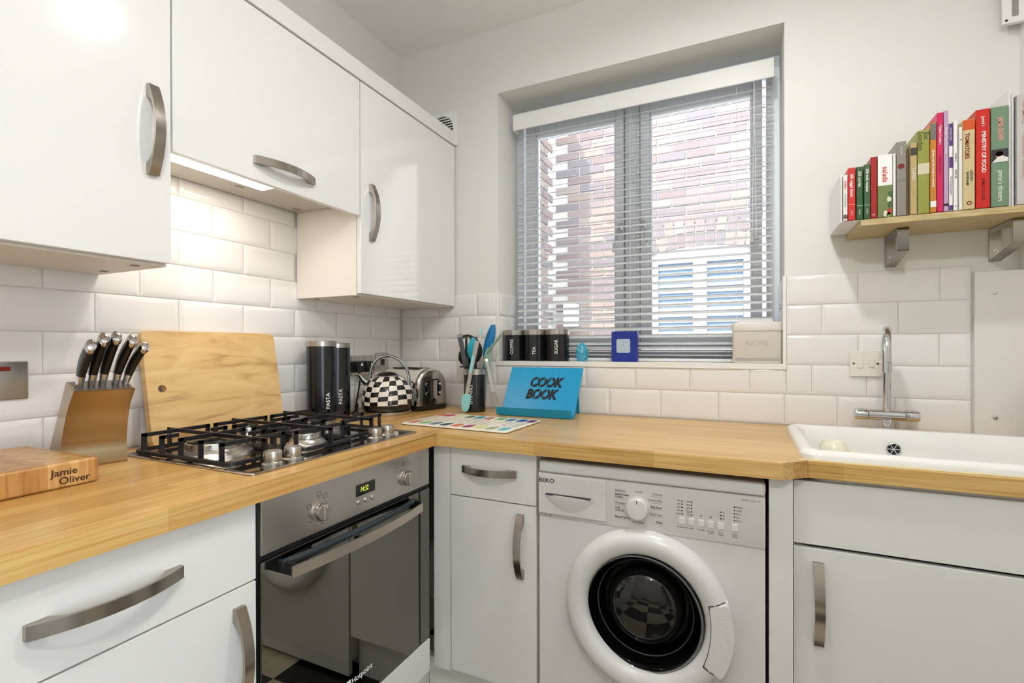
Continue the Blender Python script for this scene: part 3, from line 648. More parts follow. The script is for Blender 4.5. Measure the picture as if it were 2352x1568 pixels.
loft(bm, [[(x, WY + 0.071, z) for x, z in rc], [(x, WY - 0.001, z) for x, z in rc], [(x, WY - 0.001, z) for x, z in ro], [(x, WY + 0.071, z) for x, z in ro], [(x, WY + 0.071, z) for x, z in rc]], False, False)
t.part('front_panel', bm, appl_w)
t.part('kick_panel', box(B(), A0 + 0.002, A1 - 0.002, WY + 0.001, WY + 0.02, 0.012, 0.058, 0.003), appl_w)
t.part('top_cover', box(B(), A0 - 0.001, A1 + 0.001, WY - 0.006, -0.03, 0.8195, 0.853, 0.008, 3), appl_w)
bm = B(); prism(bm, [(WY + 0.02, 0.694), (WY - 0.004, 0.694), (WY - 0.009, 0.712), (WY - 0.009, 0.818), (WY + 0.02, 0.818)], (A0, 0, 0), AY, AZ, 0, A1 - A0)
pn = t.part('control_panel', bm, appl_p)
PYF = WY - 0.009
dwr = t.part('detergent_drawer', box(B(), A0 + 0.001, 1.1705, PYF - 0.0035, PYF + 0.005, 0.7035, 0.8165, 0.0035, 3), appl_p)
bm = B(); N = 16; tp = [(0.985 + 0.155 * k / N, 0.7625 - 0.003 * k / N) for k in range(N + 1)]
bt_ = [(0.985 + 0.155 * k / N, 0.7625 - 0.003 * k / N - 0.046 * math.sin(PI * k / N) ** 0.8) for k in range(N + 1)]
yy = lambda k, f: PYF - 0.0036 - 0.010 * f * math.sin(PI * k / N)
loft(bm, [[(x, yy(k, 0), z) for k, (x, z) in enumerate(bt_)], [(x, yy(k, 0.45), z * 0.7 + zt_ * 0.3) for k, ((x, z), (_, zt_)) in enumerate(zip(bt_, tp))], [(x, yy(k, 0.85), z * 0.3 + zt_ * 0.7) for k, ((x, z), (_, zt_)) in enumerate(zip(bt_, tp))], [(x, yy(k, 1), z) for k, (x, z) in enumerate(tp)], [(x, yy(k, 0), z) for k, (x, z) in enumerate(tp)]], False, False, False)
t.part('drawer_scoop', bm, appl_p, dwr)
t.part('drawer_slot', box(B(), 0.996, 1.128, PYF - 0.0100, PYF - 0.003, 0.7600, 0.7632), print_d, dwr)
t.part('brand_lettering', text_mesh('BEKO', 0.0165, (0.997, PYF - 0.0035, 0.7985), AX, AZ, print_d, bold=0.02, sx=1.15), print_d, dwr)
bm = B(); lathe(bm, [(0.0315, 0), (0.0315, 0.002), (0.0285, 0.003), (0.0275, 0.020), (0.0255, 0.0225), (0.0, 0.0235)], (1.2565, PYF, 0.7555), NY_, 48, cap1=False); dl = t.part('programme_dial', bm, appl_w)
t.part('dial_mark', box(B(), 1.2557, 1.2573, PYF - 0.0238, PYF - 0.022, 0.770, 0.779), print_d, dl)
def pr_(s, x, z, size=0.0078, al='LEFT', bold=0.0, mm=print_d, par=pn): t.part('printed_label', text_mesh(s, size, (x, PYF - 0.0001, z), AX, AZ, mm, bold=bold, ext=0.0002, align=al), mm, par)
for s, z, bo in (('Synthetics', 0.7945, 0), ('Baby&Toddler\nClothing', 0.7805, 0.02), ('Woollens', 0.761, 0), ('Hand\nWash 20°', 0.7455, 0.01), ('Mixed Fabrics', 0.7235, 0.02)): pr_(s, 1.194, z, 0.0072 if '\n' not in s else 0.0066, 'LEFT', bo)
for s, z, bo in (('Cottons', 0.7955, 0), ('Cottons Eco', 0.779, 0.01), ('Time Saver', 0.7615, 0.02), ('Dark Care', 0.7425, 0), ('Rinse', 0.7235, 0.01)): pr_(s, 1.318, z, 0.0072, 'RIGHT', bo)
pr_('On/Off', 1.2565, 0.796, 0.0068, 'CENTER'); pr_('Spin+Drain', 1.2565, 0.716, 0.0068, 'CENTER')
bm = B()
for z in (0.789, 0.772, 0.756, 0.7385, 0.7185):
    box(bm, 1.194, 1.224, PYF - 0.0003, PYF, z, z + 0.0005); box(bm, 1.290, 1.318, PYF - 0.0003, PYF, z, z + 0.0005)
t.part('printed_lines', bm, print_g, pn)
led = lambda x, z: (lambda b_: (cyl(b_, (x, PYF, z), (x, PYF - 0.0006, z), 0.0018, n=12), t.part('indicator_light', b_, print_d, pn)))(B())
for k, s in enumerate(('90°', '60°', '40°', '30°', 'Cold')): z = 0.787 - k * 0.00825; led(1.367, z); pr_(s, 1.3632, z, 0.0056, 'RIGHT')
for k, s in enumerate(('1200', '800', '600', 'Rinse\nHold', 'No\nSpin')): z = 0.787 - k * 0.00825; led(1.390, z); pr_(s, 1.3865, z, 0.0056 if k < 3 else 0.0042, 'RIGHT')
led(1.413, 0.755); led(1.436, 0.755)
for k, s in enumerate(('9h', '6h', '3h')): z = 0.771 - k * 0.008; led(1.459, z); pr_(s, 1.4630, z, 0.0056)
for k, s in enumerate(('Ready', 'Wash', 'Rinse', 'Spin', 'Door')): z = 0.788 - k * 0.00825; led(1.490, z); pr_(s, 1.4935, z, 0.0056)
for x, s in ((1.368, 'Temperature'), (1.390, 'Spin'), (1.413, 'Prewash'), (1.436, 'Quicker\nWash'), (1.459, 'Time\nDelay'), (1.491, 'Start/\nPause')):
    bm = B(); loft(bm, [[(px, PYF - d, pz) for px, pz in rrect(x, 0.7375, hs, hs + 0.0006, 0.0038)] for d, hs in ((0, 0.0082), (0.0022, 0.0080), (0.003, 0.0072))], False, True)
    t.part('button', bm, appl_w, pn); pr_(s, x, 0.7205 if '\n' not in s else 0.7175, 0.0052, 'CENTER')
pr_('WMB 51221 W', 1.526, 0.8075, 0.0066, 'CENTER', 0, print_g)
for s, x in (('5', 0.979), ('1200', 0.993), ('A', 1.008)): pr_(s, x, 0.6995, 0.0085 if s != '1200' else 0.005, 'CENTER')
DC = (1.272, WY - 0.001, 0.484)
bm = B(); lathe(bm, [(0.2145, 0), (0.2155, 0.012), (0.2105, 0.026), (0.200, 0.036), (0.188, 0.040), (0.170, 0.037), (0.158, 0.030), (0.153, 0.020), (0.150, 0.004)], DC, NY_, 96, False, False)
door = t.part('door_ring', bm, appl_w)
GC = (1.266, WY - 0.001, 0.479)
dglass = mat('dark_porthole_glass', rgb(8, 8, 8), 0.04, spec=0.5)
bm = B(); lathe(bm, [(0.152, 0.016), (0.146, 0.014), (0.140, 0.004), (0.132, -0.020), (0.124, -0.048), (0.116, -0.056), (0.106, -0.057)], GC, NY_, 96, False, False)
t.part('porthole_funnel', bm, dglass, door)
bm = B(); lathe(bm, [(0.107, -0.058), (0.105, -0.040), (0.099, -0.022), (0.088, -0.008), (0.070, 0.001), (0.045, 0.007), (0.02, 0.010), (0.0, 0.0105)], GC, NY_, 96, False, False)
t.part('porthole_glass', bm, mat('porthole_dome', rgb(64, 63, 60), 0.02, 0.85), door)
bm = B(); lathe(bm, [(0.128, -0.022), (0.129, -0.020), (0.127, -0.018), (0.125, -0.021)], GC, NY_, 96, False, False); t.part('glass_step', bm, mat('grey_glass_edge', rgb(150, 150, 148), 0.08, 0.8), door)
bm = B(); lathe(bm, [(0.1535, 0.018), (0.150, 0.020), (0.1475, 0.016)], GC, NY_, 96, False, False); t.part('glass_trim', bm, mat('grey_trim', rgb(120, 118, 116), 0.2), door)
bm = B(); a0, a1 = math.radians(-31), math.radians(21); N = 20
poly = [(0.2175 * math.cos(a0 + (a1 - a0) * k / N), 0.2175 * math.sin(a0 + (a1 - a0) * k / N)) for k in range(N + 1)] + [((0.172 - 0.006 * math.sin(PI * k / N)) * math.cos(a1 - (a1 - a0) * k / N), (0.172 - 0.006 * math.sin(PI * k / N)) * math.sin(a1 - (a1 - a0) * k / N)) for k in range(N + 1)]
prism(bm, poly, DC, AX, AZ, 0.018, 0.0405)
bmesh.ops.bevel(bm, geom=[e for e in bm.edges if abs(e.verts[0].co.y - (DC[1] - 0.0405)) < 1e-5 and abs(e.verts[1].co.y - (DC[1] - 0.0405)) < 1e-5], offset=0.004, segments=3, affect='EDGES')
hd = t.part('door_handle', bm, appl_w, door)
ringh = lambda r: 0.0408 if r < 0.19 else 0.0408 - (r - 0.19) * 0.35
gp = [(r * math.cos(a1), r * math.sin(a1), r) for r in (0.213, 0.206, 0.198, 0.19, 0.18)] + [((0.172 - 0.006 * math.sin(PI * k / N)) * math.cos(a1 - (a1 - a0) * k / N), (0.172 - 0.006 * math.sin(PI * k / N)) * math.sin(a1 - (a1 - a0) * k / N), 0.17) for k in range(N + 1)] + [(r * math.cos(a0), r * math.sin(a0), r) for r in (0.18, 0.19, 0.198, 0.206, 0.213)]
bm = B(); tube(bm, [(DC[0] + x_, DC[1] - ringh(r_) + 0.0022, DC[2] + z_) for x_, z_, r_ in gp], 0.0016, 6); t.part('handle_gap', bm, print_d, door)
bm = B()
for k in range(7): a = math.radians(-18 + k * 5); sph(bm, (DC[0] + 0.203 * math.cos(a), DC[1] - 0.0405, DC[2] + 0.203 * math.sin(a)), 0.002, 1, 0.4, 1.6, 10, 6)
t.part('handle_ridges', bm, appl_w, door)

# ------------------------------------------------------------------ sink, tap and things round it
t = Thing('sink', 'white ceramic inset sink with a raised rounded rim', 'sink', (1.95, -0.33, 0.91))
SX0, SX1, SY0, SY1 = 1.636, 2.275, -0.560, -0.104
sr = lambda ins, z, r: [(x, y, z) for x, y in rrect((SX0 + SX1) / 2, (SY0 + SY1) / 2, (SX1 - SX0) / 2 - ins, (SY1 - SY0) / 2 - ins, r, 8)]
bm = B(); loft(bm, [sr(0.0, 0.9102, 0.04), sr(0, 0.922, 0.04), sr(0.005, 0.930, 0.038), sr(0.014, 0.934, 0.034), sr(0.026, 0.932, 0.03), sr(0.034, 0.922, 0.03), sr(0.040, 0.88, 0.03), sr(0.050, 0.81, 0.03), sr(0.066, 0.792, 0.03), sr(0.1, 0.788, 0.03)], False, True)
basin = t.part('basin', bm, ceramic)
bm = B(); loft(bm, [sr(0.012, 0.909, 0.04), sr(0.015, 0.86, 0.04), sr(0.03, 0.78, 0.04), sr(0.06, 0.772, 0.03)], False, True); t.part('underside', bm, ceramic)
oc = (1.912, -0.1475, 0.879)
bm = B(); lathe(bm, [(0.016, 0.004), (0.018, 0.003), (0.019, 0.0)], oc, NY_, 28, False, False)
for a in (0, PI / 3, 2 * PI / 3): cyl(bm, (oc[0] - 0.016 * math.cos(a), oc[1] - 0.003, oc[2] - 0.016 * math.sin(a)), (oc[0] + 0.016 * math.cos(a), oc[1] - 0.003, oc[2] + 0.016 * math.sin(a)), 0.0016, n=8)
ov = t.part('overflow', bm, chrome); bm = B(); cyl(bm, oc, (oc[0], oc[1] - 0.0012, oc[2]), 0.0165); t.part('overflow_hole', bm, print_d, ov)
bm = B(); tube(bm, [(1.63 + 0.02 * k, -0.5625 + random.uniform(-0.0015, 0.0015), 0.9108) for k in range(33)], lambda u: 0.0026 + 0.0012 * math.sin(u * 40), 6); t.part('sealant_bead', bm, mat('old_sealant', rgb(222, 205, 160), 0.6))
t = Thing('mug', 'cream mug standing upside down in the left of the sink', 'mug', (1.757, -0.19, 0.792))
bm = B(); lathe(bm, [(0.040, 0.0), (0.041, 0.004), (0.040, 0.06), (0.036, 0.092), (0.030, 0.101), (0.027, 0.106), (0.024, 0.106), (0.022, 0.102), (0.0, 0.100)], (1.757, -0.19, 0.792), n=40, cap1=False); mg = t.part('mug_body', bm, mat('cream_glaze', rgb(240, 236, 214), 0.2))
bm = B(); tube(bm, smooth_pts([(1.797, -0.19, 0.87), (1.817, -0.19, 0.865), (1.822, -0.19, 0.84), (1.812, -0.19, 0.82), (1.796, -0.19, 0.815)]), 0.005, 10); t.part('mug_handle', bm, mat('cream_glaze'))

TX, TY = 1.917, -0.055
t = Thing('mixer_tap', 'chrome mixer tap with a swan-neck spout behind the sink', 'tap', (TX, TY, 0.91))
bm = B(); lathe(bm, [(0.024, 0), (0.024, 0.004), (0.017, 0.008), (0.0165, 0.045)], (TX, TY, 0.91)); t.part('tap_base', bm, chrome)
bm = B(); cyl(bm, (TX - 0.048, TY, 0.967), (TX + 0.044, TY, 0.967), 0.0165, n=32); t.part('tap_body', bm, chrome)
for s, x in ((-1, TX - 0.050), (1, TX + 0.046)):
    bm = B(); lathe(bm, [(0.016, 0), (0.0172, 0.001), (0.0172, 0.030), (0.0155, 0.034)], (x, TY, 0.967), (s, 0, 0), 32); k = t.part('tap_handle', bm, chrome)
    bm = B(); cx = x + s * 0.018; box(bm, cx - 0.014, cx + 0.014, TY - 0.010, TY + 0.010, 0.980, 0.9855, 0.0025, 3); t.part('handle_lever', bm, chrome, k)
dx, dy = -0.22, -0.97
pts = [(TX, TY, 0.975), (TX, TY, 1.05), (TX, TY, 1.155)] + [(TX + dx * 0.065 * (1 - math.cos(a)), TY + dy * 0.065 * (1 - math.cos(a)), 1.165 + 0.065 * math.sin(a)) for a in [PI * k / 14 for k in range(1, 14)]] + [(TX + dx * 0.13, TY + dy * 0.13, 1.16), (TX + dx * 0.13, TY + dy * 0.13, 1.125)]
bm = B(); tube(bm, pts, 0.0118, 24); sp = t.part('spout', bm, chrome)
bm = B(); lathe(bm, [(0.0118, 0.03), (0.0135, 0.028), (0.0135, 0.0), (0.012, -0.001)], (pts[-1][0], pts[-1][1], 1.106)); t.part('spout_nozzle', bm, chrome, sp)

t = Thing('wire_cutlery_basket', 'round wire cutlery basket in the corner behind the sink', 'basket', (2.287, -0.085, 0.912))
bc = (2.287, -0.085)
bm = B(); lathe(bm, [(0.050, 1.024), (0.050, 1.038), (0.0485, 1.038), (0.0485, 1.024), (0.050, 1.024)], (*bc, 0), n=36, cap0=False, cap1=False); t.part('rim_band', bm, brush)
for z in (0.916, 0.929, 0.943, 0.957, 0.97, 1.0):
    bm = B(); tube(bm, [(bc[0] + 0.048 * math.cos(2 * PI * k / 32), bc[1] + 0.048 * math.sin(2 * PI * k / 32), z) for k in range(32)], 0.0015, 6, True); t.part('wire_ring', bm, brush)
for k in range(6):
    a = 2 * PI * k / 6 + 0.9; bm = B(); cyl(bm, (bc[0] + 0.0485 * math.cos(a), bc[1] + 0.0485 * math.sin(a), 0.913), (bc[0] + 0.0485 * math.cos(a), bc[1] + 0.0485 * math.sin(a), 1.03), 0.0022, n=8); t.part('wire_upright', bm, brush)
bm = B(); cyl(bm, (*bc, 0.912), (*bc, 0.9145), 0.047, n=36); t.part('basket_floor', bm, brush)

t = Thing('splashback_board', 'white board screwed to the wall right of the tiles', 'panel', (2.36, 0, 0.912))
t.part('board', box(B(), 2.142, XR - 0.001, -0.014, 0.0055, 0.912, 1.403, 0.002), mat('white_board', rgb(228, 226, 220), 0.3))
for z in (1.338, 0.970):
    bm = B(); lathe(bm, [(0.0065, 0), (0.0055, 0.003), (0.0, 0.0045)], (2.188, -0.014, z), NY_, 20, False, False); t.part('screw_head', bm, chrome)
t = Thing('fused_switch', 'white fused switch plate on the tiles behind the tap', 'switch', (1.8715, 0, 1.083))
pl = t.part('plate', box(B(), 1.829, 1.914, -0.008, 0.0, 1.083, 1.167, 0.002), mat('switch_white', rgb(232, 228, 218), 0.35))
t.part('fuse_carrier', box(B(), 1.849, 1.866, -0.0105, -0.007, 1.110, 1.142, 0.001), MATS['switch_white']); t.part('rocker', box(B(), 1.880, 1.896, -0.0115, -0.007, 1.114, 1.138, 0.0015), MATS['switch_white'])
for x in (1.8395, 1.9045):
    bm = B(); cyl(bm, (x, -0.0078, 1.125), (x, -0.0084, 1.125), 0.0035, n=16); t.part('screw', bm, mat('brass', rgb(120, 95, 50), 0.35, 1.0))
t = Thing('air_vent', 'white slotted air vent high on the wall above the books', 'vent', (2.29, 0, 2.11))
t.part('vent_plate', box(B(), 2.198, 2.40, -0.036, -0.0205, 2.112, 2.32, 0.003), blind_m); t.part('vent_body', box(B(), 2.19, 2.41, -0.0205, 0.005, 2.105, 2.328, 0.002), blind_m) if False else None
for k in range(5): t.part('slot', box(B(), 2.217 + k * 0.031, 2.231 + k * 0.031, -0.0375, -0.034, 2.130, 2.302), mat('vent_shadow', rgb(150, 146, 138), 0.7))
bm = B(); cyl(bm, (2.205, -0.036, 2.121), (2.205, -0.0372, 2.121), 0.0035, n=16); t.part('screw', bm, print_d)
box_m = None
t = Thing('round_vent', 'square white wall vent with a round louvre above the corner cabinet', 'vent', (0.24, 0, 2.09))
t.part('vent_plate', box(B(), 0.165, 0.322, -0.008, 0.0055, 2.105, 2.262, 0.002), blind_m)
bm = B(); lathe(bm, [(0.062, 0.006), (0.066, 0.012), (0.068, 0.0)], (0.243, 0, 2.183), NY_, 40, False, False); t.part('louvre_ring', bm, blind_m)
bm = B(); cyl(bm, (0.243, -0.007, 2.183), (0.243, -0.0085, 2.183), 0.062, n=40); t.part('louvre_backing', bm, gap_m)
for k in range(9):
    z = 2.135 + k * 0.012; hw = math.sqrt(max(0.0001, 0.061 ** 2 - (z - 2.183) ** 2)); t.part('louvre', box(B(), 0.243 - hw, 0.243 + hw, -0.013, -0.0085, z, z + 0.0045), blind_m)

# ------------------------------------------------------------------ electrics on the left wall
t = Thing('cooker_switch', 'brushed steel cooker switch with a red neon on the tiles', 'switch', (0, -1.385, 1.064))
t.part('plate', box(B(), 0.0, 0.006, -1.427, -1.341, 1.064, 1.151, 0.003), steel)
t.part('neon', box(B(), 0.005, 0.0085, -1.396, -1.372, 1.129, 1.139, 0.001), mat('neon_red', rgb(110, 22, 12), 0.3, emit=rgb(200, 30, 10), estr=0.05))
bm = B(); prism(bm, [(0, 0), (0.006, 0), (0.012, 0.036), (0, 0.036)][::-1], (0.005, -1.402, 1.126), AX, (0, 0, -1), -0.032, 0.0); t.part('rocker', bm, steel_h)
t = Thing('double_socket', 'steel double socket on the tiles behind the kettle', 'socket', (0, -0.262, 1.062))
t.part('plate', box(B(), 0.0, 0.006, -0.335, -0.189, 1.060, 1.146, 0.003), steel)
t.part('rocker', box(B(), 0.005, 0.010, -0.272, -0.256, 1.115, 1.135, 0.001), steel_h)
t = Thing('spur_socket', 'steel single switch plate on the tiles near the corner', 'switch', (0, -0.14, 1.07))
t.part('plate', box(B(), 0.0, 0.006, -0.184, -0.098, 1.072, 1.156, 0.003), steel); t.part('rocker', box(B(), 0.005, 0.010, -0.15, -0.13, 1.10, 1.128, 0.001), black_p)
for y, lb, pts in ((-0.318, 'black plug nearest the pasta canisters with a hanging cable', [(0.036, -0.318, 1.073), (0.04, -0.322, 1.03), (0.045, -0.345, 0.96), (0.05, -0.36, 0.92), (0.055, -0.385, 0.9135), (0.07, -0.395, 0.9135), (0.083, -0.385, 0.925), (0.082, -0.378, 0.95), (0.075, -0.375, 0.925), (0.080, -0.372, 0.914)]),
                   (-0.258, 'black plug nearest the corner with a cable behind the kettle', [(0.036, -0.258, 1.073), (0.035, -0.255, 1.03), (0.03, -0.235, 0.97), (0.022, -0.225, 0.935), (0.018, -0.222, 0.92), (0.014, -0.225, 0.9135)])):
    t = Thing('mains_plug', lb, 'plug', (0.006, y, 1.07), group='plugs in the double socket')
    bm = B(); loft(bm, [[(x, py, pz) for py, pz in rrect(y, 1.098, a, a2, 0.008)] for x, a, a2 in ((0.0062, 0.024, 0.024), (0.02, 0.025, 0.0245), (0.042, 0.023, 0.022), (0.046, 0.020, 0.019))]); pb = t.part('plug_body', bm, black_p)
    t.part('plug_label', box(B(), 0.0458, 0.0464, y - 0.002, y + 0.010, 1.103, 1.113), print_w, pb)
    bm = B(); tube(bm, smooth_pts(pts), 0.0033, 8); t.part('cable', bm, black_p)

# ------------------------------------------------------------------ knife block, boards
ca, sa = 0.978, 0.21
kb = Thing('knife_block', 'slanted brushed steel knife block beside the hob', 'knife block', (0.166, -1.224, 0.91), world=False)
kb.o.rotation_euler = (0, 0, math.atan2(-sa, ca))      # local +x = outward, local -y = along the block to the left
W_ = 0.12
front = [(0.0, 0.0), (0.002, 0.008), (-0.006, 0.03), (-0.006, 0.06), (0.004, 0.10), (0.024, 0.14), (0.060, 0.177)]
back = [(-0.018, 0.195), (-0.130, 0.0)]
bm = B(); loft(bm, [[(x, -o_, z) for x, z in front + back] for o_ in (0.0, 1.0)])
for v in bm.verts:
    if v.co.y < -0.5: v.co.y = -(0.120 - 0.014 * v.co.z / 0.18)
bmesh.ops.bevel(bm, geom=[e for e in bm.edges if e.verts[0].co.y != e.verts[1].co.y and abs(e.verts[0].co.x - e.verts[1].co.x) < 1e-6], offset=0.002, segments=2, affect='EDGES')
kbm = mat('worn_brushed_steel', rgb(172, 150, 118), 0.28, 1.0); bump(kbm, 40, 0.12, 0.0004, 4, (1, 1, 30))
body = kb.part('block_body', bm, kbm)
bm = B(); prism(bm, [(0.054, 0.1792), (-0.012, 0.1942), (-0.012, 0.1925), (0.054, 0.1775)], (0, 0, 0), AX, AZ, 0.005, 0.100); kb.part('slot_plate', bm, mat('slot_steel', rgb(120, 114, 106), 0.3, 1.0), body)
hnd_m = mat('knife_handle_black', rgb(26, 23, 20), 0.28)
kl = ['knife with black handle, leftmost in the steel block', 'knife with black handle, second from the left in the block', 'tallest black-handled knife, in the middle of the block', 'knife with black handle, second from the right in the block', 'small knife with black handle, rightmost in the block']
for k, (off, off2, z2, wd) in enumerate(((0.090, 0.082, 0.279, 0.0165), (0.070, 0.060, 0.296, 0.017), (0.051, 0.038, 0.300, 0.017), (0.028, 0.010, 0.293, 0.0165), (0.009, -0.013, 0.276, 0.0135))):
    p0, p1 = Vector((0.020, -off, 0.188)), Vector((0.088, -off2, z2)); ln = (p1 - p0).length; ax = (p1 - p0).normalized()
    t = Thing('kitchen_knife', kl[k], 'knife', kb.o.matrix_basis @ p0, group='knives in the steel block', world=False); t.o.rotation_euler = kb.o.rotation_euler
    pth = [ax * (ln * s) + Vector((0.012 * math.sin(PI * s), 0, -0.006 * math.sin(PI * s))) * -1 for s in [i / 10 for i in range(11)]]
    oval = lambda a, b_: [(a * math.cos(2 * PI * i / 16), b_ * math.sin(2 * PI * i / 16)) for i in range(16)]
    hp = pth[2:10]
    bm = B(); sweep(bm, hp, lambda i, N: oval(0.0078 + 0.0015 * math.sin(PI * i / (N - 1)), wd * (0.80 + 0.24 * math.sin(PI * (i / (N - 1)) ** 0.8) + 0.16 * (i / (N - 1)))), upv=(1, 0, -0.4)); h = t.part('knife_handle', bm, hnd_m)
    bm = B(); sweep(bm, [ax * -0.012, Vector((0, 0, 0)), pth[1], pth[2]], lambda i, N: oval(0.006 + 0.0008 * i, wd * (0.60 + 0.08 * i)), upv=(1, 0, -0.4)); t.part('bolster', bm, chrome, h)
    bm = B(); e0, e1 = pth[9], pth[10]; dd = (e1 - e0).normalized()
    sweep(bm, [e0 - dd * 0.001, e0 + dd * 0.006, e0 + dd * 0.010, e0 + dd * 0.012], lambda i, N: oval((0.0098, 0.0098, 0.0085, 0.005)[i], wd * (1.06, 1.04, 0.9, 0.6)[i]), upv=(1, 0, -0.4)); t.part('end_cap', bm, chrome, h)

bw_m = stave_wood('butcher_block_wood', rgb(226, 184, 118), rgb(190, 138, 74), rgb(196, 156, 116), 'X', 0.11, 0.062, 0.35, 28, gz=True)
t = Thing('butcher_block', 'thick wooden chopping block with dark lettering, at the left end of the worktop', 'chopping board', (0.18, -1.55, 0.91))
bm = B(); b4 = box(bm, 0.030, 0.314, -1.76, -1.3455, 0.9105, 0.9600, 0.006, 3); bmesh.ops.rotate(bm, verts=bm.verts, cent=(0.314, -1.3455, 0.91), matrix=Matrix.Rotation(math.radians(1.5), 3, 'Z')); bb = t.part('block', bm, bw_m)
lm = mat('burnt_lettering', rgb(62, 22, 18), 0.6)
rr = Vector((-math.sin(math.radians(1.5)), math.cos(math.radians(1.5)), 0))
t.part('lettering', text_mesh('Jamie', 0.0190, (0.3165, -1.402, 0.9415), rr, AZ, lm, bold=0.006, sx=1.0), lm, bb)
t.part('lettering', text_mesh('Oliver', 0.0190, (0.3156, -1.386, 0.9245), rr, AZ, lm, bold=0.006, sx=1.0), lm, bb)

cb_m = mat('rubberwood_board', rgb(222, 184, 126), 0.42); n, l, b = nodes(cb_m)
tc = n.new('ShaderNodeTexCoord'); mp = n.new('ShaderNodeMapping'); mp.inputs['Scale'].default_value = (1, 1.0, 5.0)
wv = n.new('ShaderNodeTexNoise'); wv.inputs['Scale'].default_value = 4.5; wv.inputs['Detail'].default_value = 6; wv.inputs['Distortion'].default_value = 1.2
rp = n.new('ShaderNodeValToRGB'); e = rp.color_ramp.elements; e[0].position = 0.3; e[0].color = (*rgb(182, 138, 86), 1); e[1].position = 0.62; e[1].color = (*rgb(226, 190, 132), 1); e.new(0.46).color = (*rgb(216, 176, 116), 1)
l.new(tc.outputs['Object'], mp.inputs[0]); l.new(mp.outputs[0], wv.inputs['Vector']); l.new(wv.outputs['Fac'], rp.inputs[0]); l.new(rp.outputs[0], b.inputs['Base Color'])
bm = B(); cw, chh = 0.405, 0.318
outer = rrect(0, chh / 2, cw / 2, chh / 2, 0.016, 5); hc = (-0.165, 0.155); hr = 0.0105
N = 32
hole = [(hc[0] + hr * math.cos(2 * PI * i / N), hc[1] + hr * math.sin(2 * PI * i / N)) for i in range(N)]
vv = {}
for d in (0.0, 0.020):
    ov_ = [bm.verts.new((d, x, z)) for x, z in outer]; hv = [bm.verts.new((d, x, z)) for x, z in hole]; vv[d] = (ov_, hv)
    es = [bm.edges.new((ov_[i], ov_[(i + 1) % len(ov_)])) for i in range(len(ov_))] + [bm.edges.new((hv[i], hv[(i + 1) % N])) for i in range(N)]
    bmesh.ops.triangle_fill(bm, edges=es, use_beauty=True)
for a, b_ in ((vv[0.0][0], vv[0.020][0]), (vv[0.0][1], vv[0.020][1])):
    for i in range(len(a)): j = (i + 1) % len(a); bm.faces.new((a[i], a[j], b_[j], b_[i]))
me = mesh_from(bm, 'cutting_board', cb_m)
o = bpy.data.objects.new('cutting_board', me); C.objects.link(o)
o.matrix_world = Matrix.Translation((0.056, -0.919, 0.9115)) @ Matrix.Rotation(math.radians(-10), 4, 'Y')
o['label'] = 'large pale wooden cutting board leaning on the tiles behind the hob'; o['category'] = 'cutting board'

# ------------------------------------------------------------------ canisters
can_m = mat('canister_black', rgb(20, 20, 22), 0.22, coat=0.2)
def canister(name, label, c, r, z0, z1, band, text, size, ang, group, tz, open_=False):
    t = Thing(name, label, 'canister', (c[0], c[1], z0), group=group)
    bm = B(); lathe(bm, [(r - 0.002, z0), (r, z0 + 0.002), (r, z1 - (0.001 if open_ else band))] + ([(r - 0.002, z1 - 0.001), (r - 0.002, z0 + 0.004), (0.0, z0 + 0.004)] if open_ else []), (c[0], c[1], 0), n=48, cap1=not open_); bd = t.part('canister_body', bm, can_m)
    bm = B(); lathe(bm, [(r + 0.0006, z1 - band), (r + 0.0006, z1), (r - 0.0025, z1), (r - 0.0025, z1 - band)] if open_ else [(r + 0.0006, z1 - band), (r + 0.0006, z1 - 0.002), (r - 0.001, z1), (r - 0.006, z1), (r - 0.01, z1 - 0.001)], (c[0], c[1], 0), n=48, cap0=not open_, cap1=not open_); t.part('rim_band' if open_ else 'canister_lid', bm, steel_h)
    nv = Vector((math.cos(ang), math.sin(ang), 0)); upv = Vector((0, 0, 1)).cross(nv) * -1
    # reads bottom to top: right = +z, up = -(tangent)
    t.part('lettering', text_mesh(text, size, (c[0] + nv.x * (r + 0.0002), c[1] + nv.y * (r + 0.0002), tz), AZ, nv.cross(Vector(AZ)), print_w, bold=0.01, ext=0.0003, cylr=r), print_w, bd)
def face(c, du=0.0): return math.atan2(-1.8788 - c[1], 1.5054 - c[0]) + du
c1, c2 = (0.095, -0.575), (0.060, -0.468)
canister('pasta_canister', 'tall black pasta canister with steel lid, nearest the hob', c1, 0.0515, 0.91, 1.205, 0.020, 'PASTA', 0.020, face(c1, 0.45), 'tall pasta canisters', 0.987)
canister('pasta_canister', 'tall black pasta canister with steel lid, nearest the kettle', c2, 0.0505, 0.91, 1.198, 0.018, 'PASTA', 0.020, face(c2, 0.30), 'tall pasta canisters', 0.992)
for nm, c, tx in (('coffee', (0.584, 0.058), 'COFFEE'), ('tea', (0.685, 0.056), 'TEA'), ('sugar', (0.789, 0.054), 'SUGAR')):
    canister('tea_caddy', 'black %s caddy with steel lid on the window sill' % nm, c, 0.0500, WZ0, 1.256, 0.022, tx, 0.019, face(c, -0.28 if nm == 'coffee' else -0.12), 'black caddies on the window sill', 1.182 if nm != 'tea' else 1.165)

